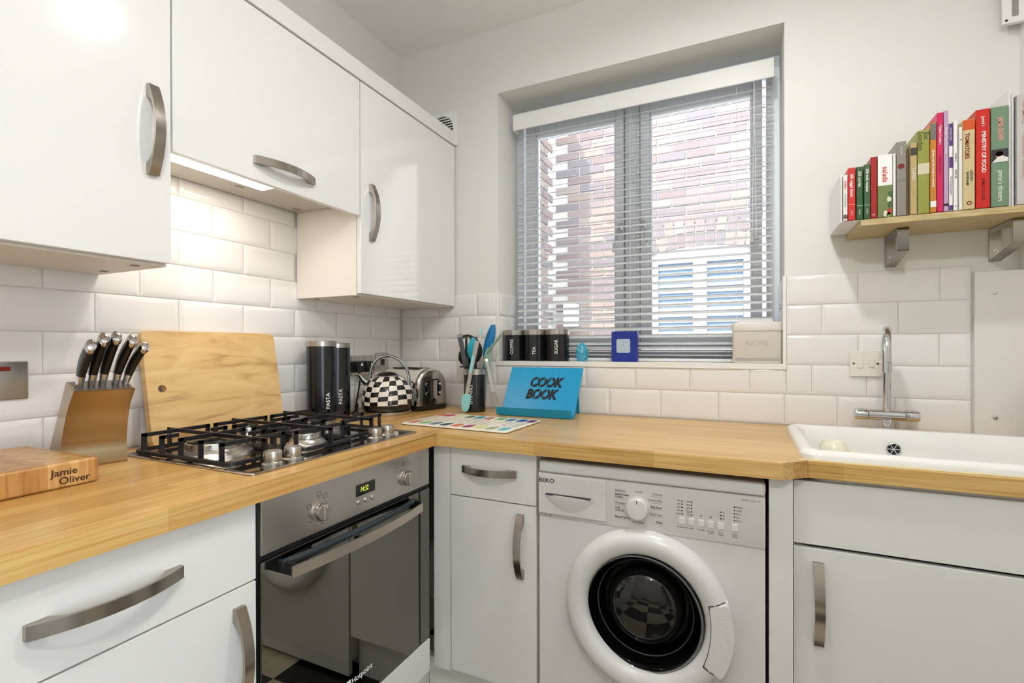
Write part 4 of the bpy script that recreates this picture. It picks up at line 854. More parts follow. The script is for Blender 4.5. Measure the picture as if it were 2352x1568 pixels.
# ------------------------------------------------------------------ kettle and toaster
KC = (0.187, -0.322)
chk = mat('kettle_chequer', (0.5, 0.5, 0.5), 0.12, coat=0.3)
def cyl_checker(M, na, nz, black, white, warp):
    n, l, b = nodes(M); tc = n.new('ShaderNodeTexCoord'); sp_ = n.new('ShaderNodeSeparateXYZ'); at = n.new('ShaderNodeMath'); at.operation = 'ARCTAN2'
    no = n.new('ShaderNodeTexNoise'); no.inputs['Scale'].default_value = 9.0; no.inputs['Detail'].default_value = 0
    sub = n.new('ShaderNodeVectorMath'); sub.operation = 'SUBTRACT'; sub.inputs[1].default_value = (0.5, 0.5, 0.5)
    scl = n.new('ShaderNodeVectorMath'); scl.operation = 'SCALE'; scl.inputs['Scale'].default_value = warp
    ma = n.new('ShaderNodeMath'); ma.operation = 'MULTIPLY'; ma.inputs[1].default_value = na / PI; mz = n.new('ShaderNodeMath'); mz.operation = 'MULTIPLY'; mz.inputs[1].default_value = nz
    cx = n.new('ShaderNodeCombineXYZ'); add = n.new('ShaderNodeVectorMath'); add.operation = 'ADD'; ck = n.new('ShaderNodeTexChecker'); ck.inputs['Scale'].default_value = 1.0
    l.new(tc.outputs['Object'], sp_.inputs[0]); l.new(sp_.outputs[1], at.inputs[0]); l.new(sp_.outputs[0], at.inputs[1]); l.new(at.outputs[0], ma.inputs[0]); l.new(sp_.outputs[2], mz.inputs[0])
    l.new(ma.outputs[0], cx.inputs[0]); l.new(mz.outputs[0], cx.inputs[1]); cx.inputs[2].default_value = 0.5
    l.new(tc.outputs['Object'], no.inputs['Vector']); l.new(no.outputs['Color'], sub.inputs[0]); l.new(sub.outputs[0], scl.inputs[0]); l.new(cx.outputs[0], add.inputs[0]); l.new(scl.outputs[0], add.inputs[1])
    mulv = n.new('ShaderNodeVectorMath'); mulv.operation = 'MULTIPLY'; mulv.inputs[1].default_value = (1, 1, 0); l.new(add.outputs[0], mulv.inputs[0])
    off = n.new('ShaderNodeVectorMath'); off.operation = 'ADD'; off.inputs[1].default_value = (0.01, 0.02, 0.5); l.new(mulv.outputs[0], off.inputs[0]); l.new(off.outputs[0], ck.inputs['Vector'])
    ck.inputs['Color1'].default_value = (*white, 1); ck.inputs['Color2'].default_value = (*black, 1); l.new(ck.outputs['Color'], b.inputs['Base Color'])
cyl_checker(chk, 8, 50, rgb(30, 25, 22), rgb(232, 224, 210), 1.1)
t = Thing('kettle', 'black and white chequered dome kettle with chrome handle', 'kettle', (*KC, 0.91))
kz = lambda pr: [(r, 0.91 + z) for r, z in pr]
bm = B(); lathe(bm, kz([(0.094, 0.0), (0.096, 0.003), (0.096, 0.014), (0.092, 0.017)]), (*KC, 0), n=56); t.part('power_base', bm, steel_h)
bm = B(); lathe(bm, kz([(0.090, 0.018), (0.098, 0.024), (0.101, 0.042)]), (*KC, 0), n=56); t.part('body_skirt', bm, black_g)
bm = B(); lathe(bm, kz([(0.101, 0.042), (0.1015, 0.06), (0.099, 0.085), (0.092, 0.110), (0.080, 0.132), (0.065, 0.146), (0.052, 0.153)]), (*KC, 0), n=56, cap0=False); kbod = t.part('kettle_body', bm, chk)
bm = B(); lathe(bm, kz([(0.053, 0.153), (0.050, 0.157), (0.044, 0.158)]), (*KC, 0), n=48); t.part('lid_ring', bm, chrome)
bm = B(); lathe(bm, kz([(0.044, 0.157), (0.036, 0.166), (0.018, 0.171), (0.0, 0.172)]), (*KC, 0), n=40, cap1=False); t.part('lid', bm, black_g)
hdv = Vector((0.87, 0.49, 0)).normalized()     # handle arches across the lid towards the right-hand side
K0 = Vector((*KC, 0.91))
pts = [K0 + hdv * a + Vector((0, 0, z)) for a, z in ((-0.066, 0.135), (-0.066, 0.165), (-0.056, 0.200), (-0.030, 0.228), (0.005, 0.236), (0.042, 0.224), (0.072, 0.195), (0.086, 0.155), (0.090, 0.115), (0.104, 0.085), (0.108, 0.050))]
bm = B(); hup = Vector((0, 0, 1)).cross(hdv)
sweep(bm, smooth_pts(pts, 5), lambda i, N: [((0.006) * math.cos(2 * PI * k / 14), 0.0115 * math.sin(2 * PI * k / 14)) for k in range(14)], upv=hup); kh = t.part('kettle_handle', bm, chrome)
q = K0 + hdv * 0.1145 + Vector((0, 0, 0.075)); bm = B(); loft(bm, [[q + hup * a + Vector((0, 0, b_)) + hdv * d for a, b_ in rrect(0, 0, 0.006, 0.024, 0.0055)] for d in (-0.006, 0.001)]); t.part('water_gauge', bm, mat('gauge_grey', rgb(120, 110, 105), 0.15), kh)
sv = -hdv; bm = B(); sweep(bm, [K0 + sv * 0.072 + Vector((0, 0, 0.118)), K0 + sv * 0.097 + Vector((0, 0, 0.140)), K0 + sv * 0.112 + Vector((0, 0, 0.160))], lambda i, N: [((0.018 - 0.005 * i) * math.cos(2 * PI * k / 14), (0.018 - 0.005 * i) * math.sin(2 * PI * k / 14)) for k in range(14)]); t.part('spout', bm, chrome)

TR = math.radians(-15)
t = Thing('toaster', 'cream and chequered toaster with a chrome end in the corner', 'toaster', (0.152, -0.112, 0.91), TR, world=False)
tl, tw, th = 0.14, 0.083, 0.178
sec = lambda ins, z0, h: [(s, q) for s, q in [(-tw + ins, z0)] + [(tw * -0.98 + ins, z0 + 0.05)] + [(-(tw * 0.96 - ins) * math.cos(a) if False else (tw * 0.96 - ins) * -math.cos(a), h - 0.075 + (0.075 - ins) * math.sin(a)) for a in [PI * k / 16 for k in range(17)]] + [(tw * 0.98 - ins, z0 + 0.05), (tw - ins, z0)]]
tsh = mat('toaster_shell', (0.8, 0.8, 0.8), 0.18); n, l, b = nodes(tsh)
tc = n.new('ShaderNodeTexCoord'); sp_ = n.new('ShaderNodeSeparateXYZ'); lt = n.new('ShaderNodeMath'); lt.operation = 'GREATER_THAN'; lt.inputs[1].default_value = 0.125
ck = n.new('ShaderNodeTexChecker'); ck.inputs['Scale'].default_value = 38; ck.inputs['Color1'].default_value = (*rgb(232, 226, 212), 1); ck.inputs['Color2'].default_value = (*rgb(34, 28, 25), 1)
mx = n.new('ShaderNodeMix'); mx.data_type = 'RGBA'; mx.inputs[7].default_value = (*rgb(232, 226, 212), 1)
mpp = n.new('ShaderNodeMapping'); mpp.inputs['Scale'].default_value = (1, 0, 1.1); mpp.inputs['Location'].default_value = (0, 0.005, 0)
l.new(tc.outputs['Object'], sp_.inputs[0]); l.new(sp_.outputs[2], lt.inputs[0]); l.new(tc.outputs['Object'], mpp.inputs[0]); l.new(mpp.outputs[0], ck.inputs['Vector']); l.new(lt.outputs[0], mx.inputs[0]); l.new(ck.outputs['Color'], mx.inputs[6]); l.new(mx.outputs[2], b.inputs['Base Color'])
bm = B(); loft(bm, [[(x, s, q) for s, q in sec(0.0, 0.022, th)] for x in (-tl, tl - 0.02)]); sh = t.part('toaster_shell', bm, tsh)
bm = B(); loft(bm, [[(x, s, q) for s, q in sec(i, 0.022, th + i * -0.4)] for x, i in ((tl - 0.02, -0.001), (tl - 0.006, 0.0), (tl, 0.005), (tl + 0.001, 0.009))]); en = t.part('steel_end', bm, mat('toaster_steel', rgb(198, 192, 184), 0.16, 1.0))
bm = B(); loft(bm, [[(x, y, z) for x, y in rrect(0.003, 0, tl + 0.008 - i, tw + 0.006 - i, 0.03)] for z, i in ((0.0, 0.006), (0.006, 0.002), (0.020, 0.0), (0.023, 0.004))]); t.part('toaster_foot', bm, black_p)
for y in (-0.022, 0.022): t.part('bread_slot', box(B(), -0.1, 0.085, y - 0.010, y + 0.010, th - 0.004, th + 0.0012), gap_m, sh)
for y in (-0.036, 0.036):
    bm = B(); loft(bm, [[(x, a, b_) for a, b_ in rrect(y, 0.092, 0.0105 - i, 0.034 - i, 0.010 - i)] for x, i in ((tl, 0), (tl + 0.0035, 0.001), (tl + 0.004, 0.003))]); pnl = t.part('dial_panel', bm, black_g, en)
    for z in (0.072, 0.112):
        bm = B(); lathe(bm, [(0.007, 0), (0.007, 0.006), (0.006, 0.007)], (tl + 0.003, y, z), AX, 20); t.part('dial', bm, chrome, en)
bm = B(); box(bm, tl, tl + 0.012, -0.030, 0.030, 0.128, 0.134, 0.002); t.part('lever', bm, black_p, en)
t.part('lever_slot', box(B(), tl, tl + 0.0025, -0.0025, 0.0025, 0.05, 0.128), gap_m, en)
bm = B(); lathe(bm, [(0.016, 0), (0.014, 0.008), (0.0, 0.010)], (tl, 0.0, 0.038), AX, 20, cap1=False); t.part('crumb_tray_knob', bm, black_p, en)

# ------------------------------------------------------------------ utensil pot and utensils
UC = (0.478, -0.115)
canister('utensil_pot', 'black utensil pot with steel rim beside the cookbook stand', UC, 0.0455, 0.91, 1.090, 0.024, 'UTENSILS', 0.019, face(UC, -0.35), None, 0.985, True)
GU = 'utensils in the black pot'
def utensil(name, label, cat='utensil'): return Thing(name, label, cat, (*UC, 0.93), group=GU)
def blade(bm, c, along, side, Lb, Wb, th, cup=0.0, n1=10, pw=0.8):
    """spoon/ladle bowl: an oval lofted along its length, dished by cup"""
    c, a, s = Vector(c), Vector(along).normalized(), Vector(side).normalized(); nn = a.cross(s); rings = []
    for i in range(n1 + 1):
        u = i / n1; wv = Wb / 2 * max(0.06, math.sin(PI * (0.06 + 0.9 * u)) ** pw); top = []; bot_ = []
        for k in range(9):
            v = -1 + k / 4; dep = cup * (1 - v * v) * math.sin(PI * u)
            p = c + a * (Lb * u) + s * (wv * v) - nn * dep; top.append(p + nn * th / 2); bot_.append(p - nn * th / 2)
        rings.append(top + bot_[::-1])
    return loft(bm, rings)
teal = mat('teal_silicone', rgb(10, 160, 180), 0.4); blue = mat('blue_silicone', rgb(8, 116, 176), 0.4); mint = mat('mint_silicone', rgb(140, 206, 206), 0.45); sage = mat('sage_silicone', rgb(134, 166, 142), 0.45)
VF = Vector((0.50, -0.866, 0))   # faces the room
SD = Vector((0.866, 0.50, 0))
t = utensil('slotted_turner', 'black slotted turner, tallest black utensil in the pot', 'turner')
bm = B(); strip(bm, [(0.462, -0.115, 0.93), (0.440, -0.110, 1.10), (0.432, -0.108, 1.135)], 0.012, 0.006, SD); h = t.part('utensil_handle', bm, black_p)
bm = B(); o_ = Vector((0.432, -0.108, 1.13))
for s in (-0.028, -0.010, 0.008, 0.026): strip(bm, smooth_pts([o_ + SD * (s * 0.5), o_ + SD * (s + 0.01) + Vector((0, 0, 0.05)), o_ + SD * (s * 1.15 + 0.012) + Vector((0, 0, 0.095))], 4), 0.010, 0.004, SD)
strip(bm, smooth_pts([o_ + SD * -0.03 + Vector((0, 0, 0.088)), o_ + SD * 0.01 + Vector((0, 0, 0.100)), o_ + SD * 0.052 + Vector((0, 0, 0.075))], 4), 0.012, 0.004, (0, 0, 1))
t.part('turner_head', bm, black_p)
t = utensil('masher', 'black handled masher hooked at the left of the pot')
bm = B(); strip(bm, smooth_pts([(0.455, -0.125, 1.02), (0.437, -0.125, 1.10), (0.424, -0.122, 1.16), (0.408, -0.12, 1.226)]), lambda u: 0.014 + 0.008 * u, 0.010, SD); h = t.part('utensil_handle', bm, black_p)
bm = B(); strip(bm, [(0.408, -0.12, 1.222), (0.405, -0.119, 1.236)], 0.021, 0.0115, SD); t.part('handle_end', bm, mat('grey_plastic', rgb(120, 125, 128), 0.4), h)
bm = B(); box(bm, 0.412, 0.452, -0.131, -0.121, 1.094, 1.101, 0.003); t.part('hook', bm, black_p, h)
t = utensil('ladle', 'black plastic ladle leaning out of the pot on the left', 'ladle')
bm = B(); strip(bm, smooth_pts([(0.468, -0.095, 0.935), (0.445, -0.085, 1.07), (0.42, -0.078, 1.12)]), 0.012, 0.005, SD); h = t.part('utensil_handle', bm, black_p)
bm = B(); blade(bm, (0.433, -0.078, 1.095), (-0.52, 0, 0.85), SD + Vector((0, 0, 0.4)), 0.085, 0.060, 0.003, 0.014); t.part('ladle_bowl', bm, black_p)
t = utensil('serving_spoon', 'black serving spoon standing behind the teal spoon', 'spoon')
bm = B(); strip(bm, [(0.476, -0.10, 0.935), (0.468, -0.092, 1.12)], 0.012, 0.006, SD); t.part('utensil_handle', bm, black_p)
bm = B(); blade(bm, (0.468, -0.092, 1.115), (-0.05, 0, 1), SD, 0.105, 0.066, 0.003, 0.012); t.part('spoon_bowl', bm, black_p)
t = utensil('silicone_spoon', 'teal silicone spoon standing in the utensil pot', 'spoon')
bm = B(); strip(bm, [(0.478, -0.140, 0.935), (0.475, -0.135, 1.05), (0.477, -0.132, 1.145)], 0.014, 0.009, SD); h = t.part('utensil_handle', bm, teal)
bm = B(); blade(bm, (0.475, -0.132, 1.130), (0.06, 0, 1), SD, 0.092, 0.044, 0.004, 0.008); t.part('spoon_bowl', bm, teal)
t = utensil('silicone_spatula', 'bright blue silicone spatula, tallest utensil in the pot', 'spatula')
bm = B(); strip(bm, [(0.488, -0.112, 0.935), (0.512, -0.10, 1.08), (0.524, -0.096, 1.16)], 0.014, 0.008, SD); h = t.part('utensil_handle', bm, blue)
bm = B(); blade(bm, (0.520, -0.097, 1.135), (0.27, 0.0, 1), SD * 0.8 + VF * 0.6, 0.145, 0.046, 0.006, 0.010, pw=0.5); t.part('spatula_blade', bm, blue)
t = Thing('tongs', 'steel tongs with pale mint tips hooked over the front of the pot', 'tongs', (*UC, 0.93), group=GU)
bm = B(); strip(bm, [(0.518, -0.162, 1.207), (0.496, -0.174, 1.09), (0.475, -0.176, 0.985)], lambda u: 0.018 - 0.003 * u, 0.005, SD); h = t.part('tong_arm', bm, steel_h)
bm = B(); strip(bm, [(0.5065, -0.1755, 1.145), (0.4945, -0.1795, 1.075)], 0.0105, 0.003, SD); t.part('grip_pad', bm, mint, h)
bm = B(); cc = Vector((0.4755, -0.1765, 0.987)); dn = Vector((-0.13, 0.02, -1)).normalized()
poly = [(-0.017, 0), (0.017, 0), (0.019, 0.01), (0.017, 0.02), (0.019, 0.03), (0.0165, 0.04), (0.016, 0.055), (0.011, 0.069), (0.0, 0.0735), (-0.011, 0.069), (-0.016, 0.055), (-0.0165, 0.04), (-0.019, 0.03), (-0.017, 0.02), (-0.019, 0.01)]
prism(bm, poly, cc, SD, dn, -0.004, 0.004); t.part('tong_tip', bm, mint, h)
bm = B(); strip(bm, [(0.520, -0.150, 1.207), (0.525, -0.145, 1.232)], 0.006, 0.003, SD); lk = t.part('hanging_loop', bm, steel_h, h)
bm = B(); blade(bm, (0.524, -0.146, 1.228), (0.1, 0, 1), SD, 0.034, 0.012, 0.006, 0); t.part('pull_tab', bm, mint, h)
t = utensil('folding_spatula', 'sage green angled scraper hooked over the right of the pot', 'spatula')
bm = B(); strip(bm, smooth_pts([(0.505, -0.085, 0.94), (0.520, -0.09, 1.07), (0.530, -0.10, 1.12)]), 0.014, 0.005, SD); t.part('utensil_handle', bm, sage)
bm = B(); blade(bm, (0.530, -0.105, 1.095), (0.15, 0, 1), SD, 0.085, 0.034, 0.006, 0, pw=0.4); hh = t.part('scraper_blade', bm, sage)
bm = B(); tube(bm, smooth_pts([(0.533, -0.112, 1.158), (0.565, -0.112, 1.190), (0.602, -0.112, 1.232)]), 0.0055, 10); t.part('scraper_grip', bm, sage)
t = utensil('steel_fork', 'long steel serving fork hanging from the right of the pot', 'fork')
bm = B(); strip(bm, smooth_pts([(0.527, -0.125, 1.125), (0.540, -0.128, 1.135), (0.548, -0.132, 1.11), (0.565, -0.135, 1.05), (0.577, -0.135, 0.995)], 6), lambda u: 0.009 + 0.004 * u, 0.003, SD); h = t.part('utensil_handle', bm, chrome)
bm = B(); q = Vector((0.577, -0.135, 0.998)); dn = Vector((0.32, 0, -1)).normalized()
prism(bm, [(-0.006, 0), (0.006, 0), (0.013, 0.022), (0.013, 0.034), (-0.013, 0.034), (-0.013, 0.022)], q, SD, dn, -0.0012, 0.0012)
for s in (-0.0105, -0.0035, 0.0035, 0.0105): prism(bm, [(s - 0.002, 0.034), (s + 0.002, 0.034), (s + 0.0012, 0.062), (s - 0.0012, 0.062)], q, SD, dn, -0.001, 0.001)
t.part('fork_tines', bm, brush, h)

# ------------------------------------------------------------------ cookbook stand
cyan = mat('cyan_enamel', rgb(0, 150, 200), 0.3)
t = Thing('cookbook_stand', 'bright blue metal cookbook stand with cut-out lettering under the window', 'book stand', (0.77, -0.13, 0.91))
L0, L1 = 0.618, 0.928; th = 0.006
yb_, zb_, yt_, zt_ = -0.142, 0.920, -0.060, 1.097
bm = B(); loft(bm, [[(x0_, y, z) for (x0_, y, z) in ((L0 + a, yb_, zb_), (L1 + b_, yb_, zb_), (L1 + b2, yt_, zt_), (L0 + a2, yt_, zt_))] for a, b_, a2, b2 in ((0, 0, 0.010, 0.010),)] + [[(L0, yb_ + th, zb_), (L1, yb_ + th, zb_), (L1 + 0.010, yt_ + th, zt_), (L0 + 0.010, yt_ + th, zt_)]])
pl = t.part('back_panel', bm, cyan)
bm = B(); prism(bm, [(yb_ + 0.006, 0.912), (-0.178, 0.912), (-0.190, 0.944), (-0.186, 0.944), (-0.176, 0.917), (yb_ + 0.006, 0.919)], (L0 - 0.002, 0, 0), AY, AZ, 0, L1 - L0 + 0.004); t.part('ledge', bm, cyan)
upv = Vector((0.010, yt_ - yb_, zt_ - zb_)).normalized(); cuto = mat('cutout_dark', rgb(16, 18, 20), 0.6)
nrm = Vector(AX).cross(upv)
for s, f, dxx in (('COOK', 0.66, 0.012), ('BOOK', 0.40, 0.000)):
    o_ = Vector((0.778 + dxx, yb_, zb_)) + Vector((0, yt_ - yb_, zt_ - zb_)) * f + nrm * 0.0004
    lt_ = t.part('cut_lettering', text_mesh(s, 0.054, o_, AX, upv, cuto, bold=0.055, ext=0.0006, shear=0.2, sx=0.84, spacing=0.98), cuto, pl)
    bm = B()
    for k in range(4):
        p = o_ + Vector(AX) * (-0.0445 + 0.0297 * k - 0.001); v2 = (upv + Vector(AX) * 0.55).normalized()
        if k in (1, 2) or (s == 'COOK' and k == 0): prism(bm, [(-0.0016, -0.027), (0.0016, -0.027), (0.0016, 0.027), (-0.0016, 0.027)], p, Vector(AX), v2, 0.0002, 0.0011)
    t.part('stencil_bridge', bm, cyan, lt_)
bm = B()
for x in (0.70, 0.905): strip(bm, [(x, yt_ + 0.012, 1.06), (x, -0.022, 0.912)], 0.012, 0.003, AX)
box(bm, 0.70, 0.905, -0.026, -0.022, 0.930, 0.942)
t.part('rear_leg', bm, cyan)

# ------------------------------------------------------------------ placemat
t = Thing('worktop_saver', 'cream worktop saver printed with coloured spatulas beside the hob', 'mat', (0.626, -0.385, 0.91))
MC = [Vector((0.418, -0.526, 0)), Vector((0.838, -0.542, 0)), Vector((0.840, -0.283, 0)), Vector((0.414, -0.245, 0))]
mo = MC[0]; ma, mb = (MC[1] - MC[0]), (MC[3] - MC[0]); LA, LB = ma.length, 0.270; ma.normalize(); mb = Vector(AZ).cross(ma)
bm = B(); loft(bm, [[mo + ma * (LA / 2 + x) + mb * (LB / 2 + y) + Vector((0, 0, z)) for x, y in rrect(0, 0, LA / 2 - i, LB / 2 - i, 0.012)] for z, i in ((0.9125, 0), (0.9155, 0), (0.9165, 0.001))]); mt = t.part('mat_top', bm, mat('mat_cream', rgb(240, 236, 222), 0.3))
for fx in (0.06, 0.94):
    for fy in (0.1, 0.9):
        bm = B(); q = mo + ma * LA * fx + mb * LB * fy; cyl(bm, (q.x, q.y, 0.91), (q.x, q.y, 0.9126), 0.008, n=14); t.part('foot', bm, black_p)
cols = [rgb(198, 110, 84), rgb(140, 190, 120), rgb(104, 124, 144), rgb(22, 66, 104), rgb(220, 106, 40), rgb(160, 24, 72), rgb(226, 220, 140), rgb(140, 160, 104), rgb(88, 190, 190)]
cols2 = [rgb(214, 96, 60), rgb(196, 30, 70), rgb(220, 216, 130), rgb(104, 130, 66), rgb(48, 160, 170), rgb(186, 88, 70), rgb(120, 186, 104), rgb(80, 116, 150), rgb(20, 72, 140), rgb(120, 30, 96)]
wood_p = mat('print_handle', rgb(190, 168, 132), 0.5)
for row, cs in ((0, cols), (1, cols2)):
    n_ = len(cs)
    for k, c in enumerate(cs):
        s = (k + 0.62) / 9.3 * LA if row == 0 else (k + 0.2) / 9.5 * LA
        y0_, y1_ = (0.018, 0.072) if row == 0 else (LB - 0.070, LB - 0.016)
        if s < 0.02: s = 0.02
        if s > LA - 0.02: s = LA - 0.02
        bm = B(); prism(bm, rrect(s, (y0_ + y1_) / 2, 0.0155, (y1_ - y0_) / 2, 0.009, 4), mo + Vector((0, 0, 0.9165)), ma, mb, 0, 0.0002); bl = t.part('printed_blade', bm, mat('print_%d_%d' % (row, k), c, 0.35), mt)
        bm = B(); hy0, hy1 = (0.074, LB - 0.085) if row == 0 else (0.085, LB - 0.072)
        prism(bm, [(s - 0.0025, hy0), (s + 0.0025, hy0), (s + 0.0025, hy1), (s - 0.0025, hy1)], mo + Vector((0, 0, 0.9165)), ma, mb, 0, 0.0002); t.part('printed_handle', bm, wood_p, bl)

# ------------------------------------------------------------------ window sill things
t = Thing('egg_timer', 'speckled turquoise egg-shaped timer on the window sill', 'timer', (0.897, 0.055, WZ0))
egg_m = mat('turquoise_egg', rgb(60, 160, 190), 0.3)
def eggp(z): u = min(2 * (z + 0.004) / 0.082 - 1, 0.9995); return 0.0268 * math.sqrt(max(0.0, 1 - u * u)) * (1 - 0.22 * u)
bm = B(); lathe(bm, [(0.018, 0.0), (0.021, 0.003)] + [(max(eggp(z), 0.018), z) for z in [0.006 + 0.0035 * k for k in range(8)]], (0.897, 0.055, WZ0), n=32); lo = t.part('egg_base', bm, egg_m)
bm = B(); lathe(bm, [(eggp(0.0315) - 0.0012, 0.0305), (eggp(0.033), 0.0325)] + [(eggp(z), z) for z in [0.034 + 0.0044 * 10 * math.sin(PI / 2 * k / 12) for k in range(13)]], (0.897, 0.055, WZ0), n=32); hi_ = t.part('egg_top', bm, egg_m)
bm = B()
for k in range(26):
    a = random.uniform(PI, 2 * PI); z = random.uniform(0.008, 0.068); r = max(eggp(z), 0.015); sph(bm, (0.897 + r * math.cos(a), 0.055 + r * math.sin(a), WZ0 + z), 0.0016, u=8, v=6)
t.part('white_speckles', bm, print_w, hi_)
bm = B()
for k in range(9): a = PI + PI * (k + 0.5) / 9; r = eggp(0.029) + 0.0004; box(bm, 0.897 + r * math.cos(a) - 0.0004, 0.897 + r * math.cos(a) + 0.0004, 0.055 + r * math.sin(a) - 0.0004, 0.055 + r * math.sin(a) + 0.0004, WZ0 + 0.036, WZ0 + 0.0385)
t.part('minute_marks', bm, print_d, hi_)
t = Thing('desk_clock', 'square royal blue clock with a pale dial on the window sill', 'clock', (1.078, 0.055, WZ0))
bm = B(); box(bm, 1.026, 1.130, 0.040, 0.070, WZ0 + 0.0005, 1.2425, 0.002); cbx = t.part('clock_case', bm, mat('royal_blue', rgb(16, 44, 140), 0.3))
bm = B(); prism(bm, rrect(1.0745, 1.1845, 0.0275, 0.0275, 0.006), (0, 0.040, 0), AX, AZ, -0.0002, 0.0012); dlx = t.part('dial', bm, mat('dial_pale_blue', rgb(176, 192, 206), 0.3), cbx)
bm = B()
for a, ln, wd in ((math.radians(12), 0.014, 0.0032), (math.radians(232), 0.022, 0.0026)):
    q = Vector((1.0755, 0.0384, 1.187)); dv = Vector((math.cos(a), 0, math.sin(a))); sv = Vector((-math.sin(a), 0, math.cos(a)))
    prism(bm, [(-0.002, -wd / 2), (ln * 0.6, -wd / 2), (ln, 0), (ln * 0.6, wd / 2), (-0.002, wd / 2)], q, dv, sv, 0, 0.0008)
t.part('clock_hands', bm, mat('hand_white', rgb(240, 240, 240), 0.4), dlx)
bm = B()
for x, z in ((1.0745, 1.2065), (1.0745, 1.1625), (1.0525, 1.1845), (1.0965, 1.1845)): cyl(bm, (x, 0.0388, z), (x, 0.0384, z), 0.0011, n=10)
t.part('hour_dots', bm, print_d, dlx)
t = Thing('recipe_tin', 'off-white recipe tin with faded lettering at the right of the sill', 'tin', (1.556, 0.058, WZ0))
tin_m = mat('tin_offwhite', rgb(214, 208, 198), 0.35)
bm = B(); loft(bm, [[(x, y, z) for x, y in rrect(1.556, 0.058, 0.080 - i, 0.046 - i, 0.012)] for z, i in ((WZ0 + 0.0005, 0.001), (WZ0 + 0.003, 0), (1.240, 0))]); tb = t.part('tin_body', bm, tin_m)
bm = B(); loft(bm, [[(x, y, z) for x, y in rrect(1.556, 0.058, 0.0825 - i, 0.0485 - i, 0.013)] for z, i in ((1.237, 0.0), (1.262, 0), (1.267, 0.003), (1.268, 0.008))]); t.part('tin_lid', bm, tin_m)
t.part('lettering', text_mesh('RECIPES', 0.024, (1.556, 0.0119, 1.192), AX, AZ, mat('faded_print', rgb(190, 183, 174), 0.5), bold=0.02, sx=0.88), MATS['faded_print'], tb)
t.part('printed_band', box(B(), 1.486, 1.626, 0.0117, 0.0121, 1.130, 1.1405), mat('band_grey', rgb(176, 170, 162), 0.5), tb)
single('recipe_card', 'white recipe card propped behind the recipe tin', 'card', box(B(), 1.497, 1.613, 0.1078, 0.1095, WZ0 + 0.0005, 1.282), print_w, (1.555, 0.108, WZ0))

# ------------------------------------------------------------------ bookshelf and books
shw = mat('shelf_birch', rgb(196, 176, 128), 0.45); mottle(shw, rgb(178, 156, 108), rgb(206, 186, 140), 20, (1, 8, 8)); 
t = Thing('wall_shelf', 'pale wooden shelf on steel brackets to the right of the window', 'shelf', (2.2, -0.1, 1.53))
t.part('board', box(B(), 1.822, XR - 0.002, -0.205, -0.0205, 1.530, 1.548, 0.0015), shw); t.part('board_rear', box(B(), 1.822, 2.249, -0.0205, 0.005, 1.530, 1.548), shw)
for x in (1.925, 2.180):
    w2 = 0.028; y0_ = 0.004 if x < 2.2 else -0.02; pth = [(y0_, 1.5285), (-0.131, 1.5285), (-0.135, 1.524), (-0.135, 1.468), (-0.131, 1.461), (y0_, 1.434)]
    bm = B(); ptc = [(x + w2 / 2, y, z) for y, z in pth]; strip(bm, ptc, w2, 0.003, AX)
    br_ = t.part('bracket', bm, brush, label='folded steel strip bracket')
    bm = B(); box(bm, x, x + w2, 0.0015, 0.0055, 1.434, 1.5285); t.part('wall_plate', bm, brush, br_)
    bm = B(); lathe(bm, [(0.0055, 0), (0.005, 0.002), (0.002, 0.002), (0.0, 0.001)], (x + w2 / 2, 0.0015, 1.463), NY_, 20, False, False); t.part('screw', bm, chrome, br_)
t = Thing('bookend', 'white metal bookend at the left end of the book row', 'bookend', (1.775, -0.1, 1.5482))
bm = B(); box(bm, 1.7745, 1.7775, -0.195, -0.005, 1.5485, 1.690, 0.001); box(bm, 1.7745, 1.90, -0.195, -0.005, 1.5482, 1.5500); t.part('bookend_plate', bm, blind_m)

page_m = mat('pages', rgb(236, 230, 216), 0.8)
def book(x0, x1, z1, col, label, yf=-0.2, dep=0.15, z0=1.5505, texts=(), bands=(), paper=False):
    t = Thing('book', label, 'book', ((x0 + x1) / 2, yf + dep / 2, z0), group='cookbooks on the wall shelf')
    cm = mat('cover_%d_%d_%d' % tuple(int(v * 999) for v in col), col, 0.35)
    g = 0.0006; x0 += g; x1 -= g; c = min(0.0022, (x1 - x0) * 0.2)
    bm = B(); box(bm, x0, x1, yf, yf + 0.003, z0, z1, 0.001, 1); box(bm, x0, x0 + c, yf + 0.001, yf + dep, z0, z1); box(bm, x1 - c, x1, yf + 0.001, yf + dep, z0, z1)
    cv = t.part('cover', bm, cm)
    t.part('pages', box(B(), x0 + c, x1 - c, yf + 0.003, yf + dep - 0.004, z0 + 0.002, z1 - 0.003), page_m)
    for za, zb, bc in bands: t.part('spine_band', box(B(), x0 + 0.0002, x1 - 0.0002, yf - 0.0004, yf + 0.001, za, zb), bc, cv)
    for s, z, size, tc_, xo, bo, sx in texts:
        t.part('spine_title', text_mesh(s, size, ((x0 + x1) / 2 + xo, yf - 0.0005, z), (0, 0, -1), AX, tc_, bold=bo, ext=0.0002, sx=sx), tc_, cv)
    return t, cv
pd, pw = print_d, print_w
red_t = mat('red_print', rgb(190, 40, 30), 0.6); grn_d = mat('green_print', rgb(40, 70, 40), 0.6); pnk_t = mat('salmon_print', rgb(238, 160, 150), 0.6); dk_red = mat('dark_red_print', rgb(120, 20, 14), 0.6); tan_t = mat('tan_print', rgb(190, 140, 100), 0.6)
book(1.7795, 1.791, 1.685, rgb(228, 224, 216), 'thin white book, first in the row against the bookend', texts=(('Indian', 1.655, 0.010, red_t, 0, 0, 1), ('food & cooking', 1.61, 0.006, print_g, 0, 0, 1)), bands=((1.556, 1.568, mat('brown_band', rgb(110, 80, 66), 0.5)),))
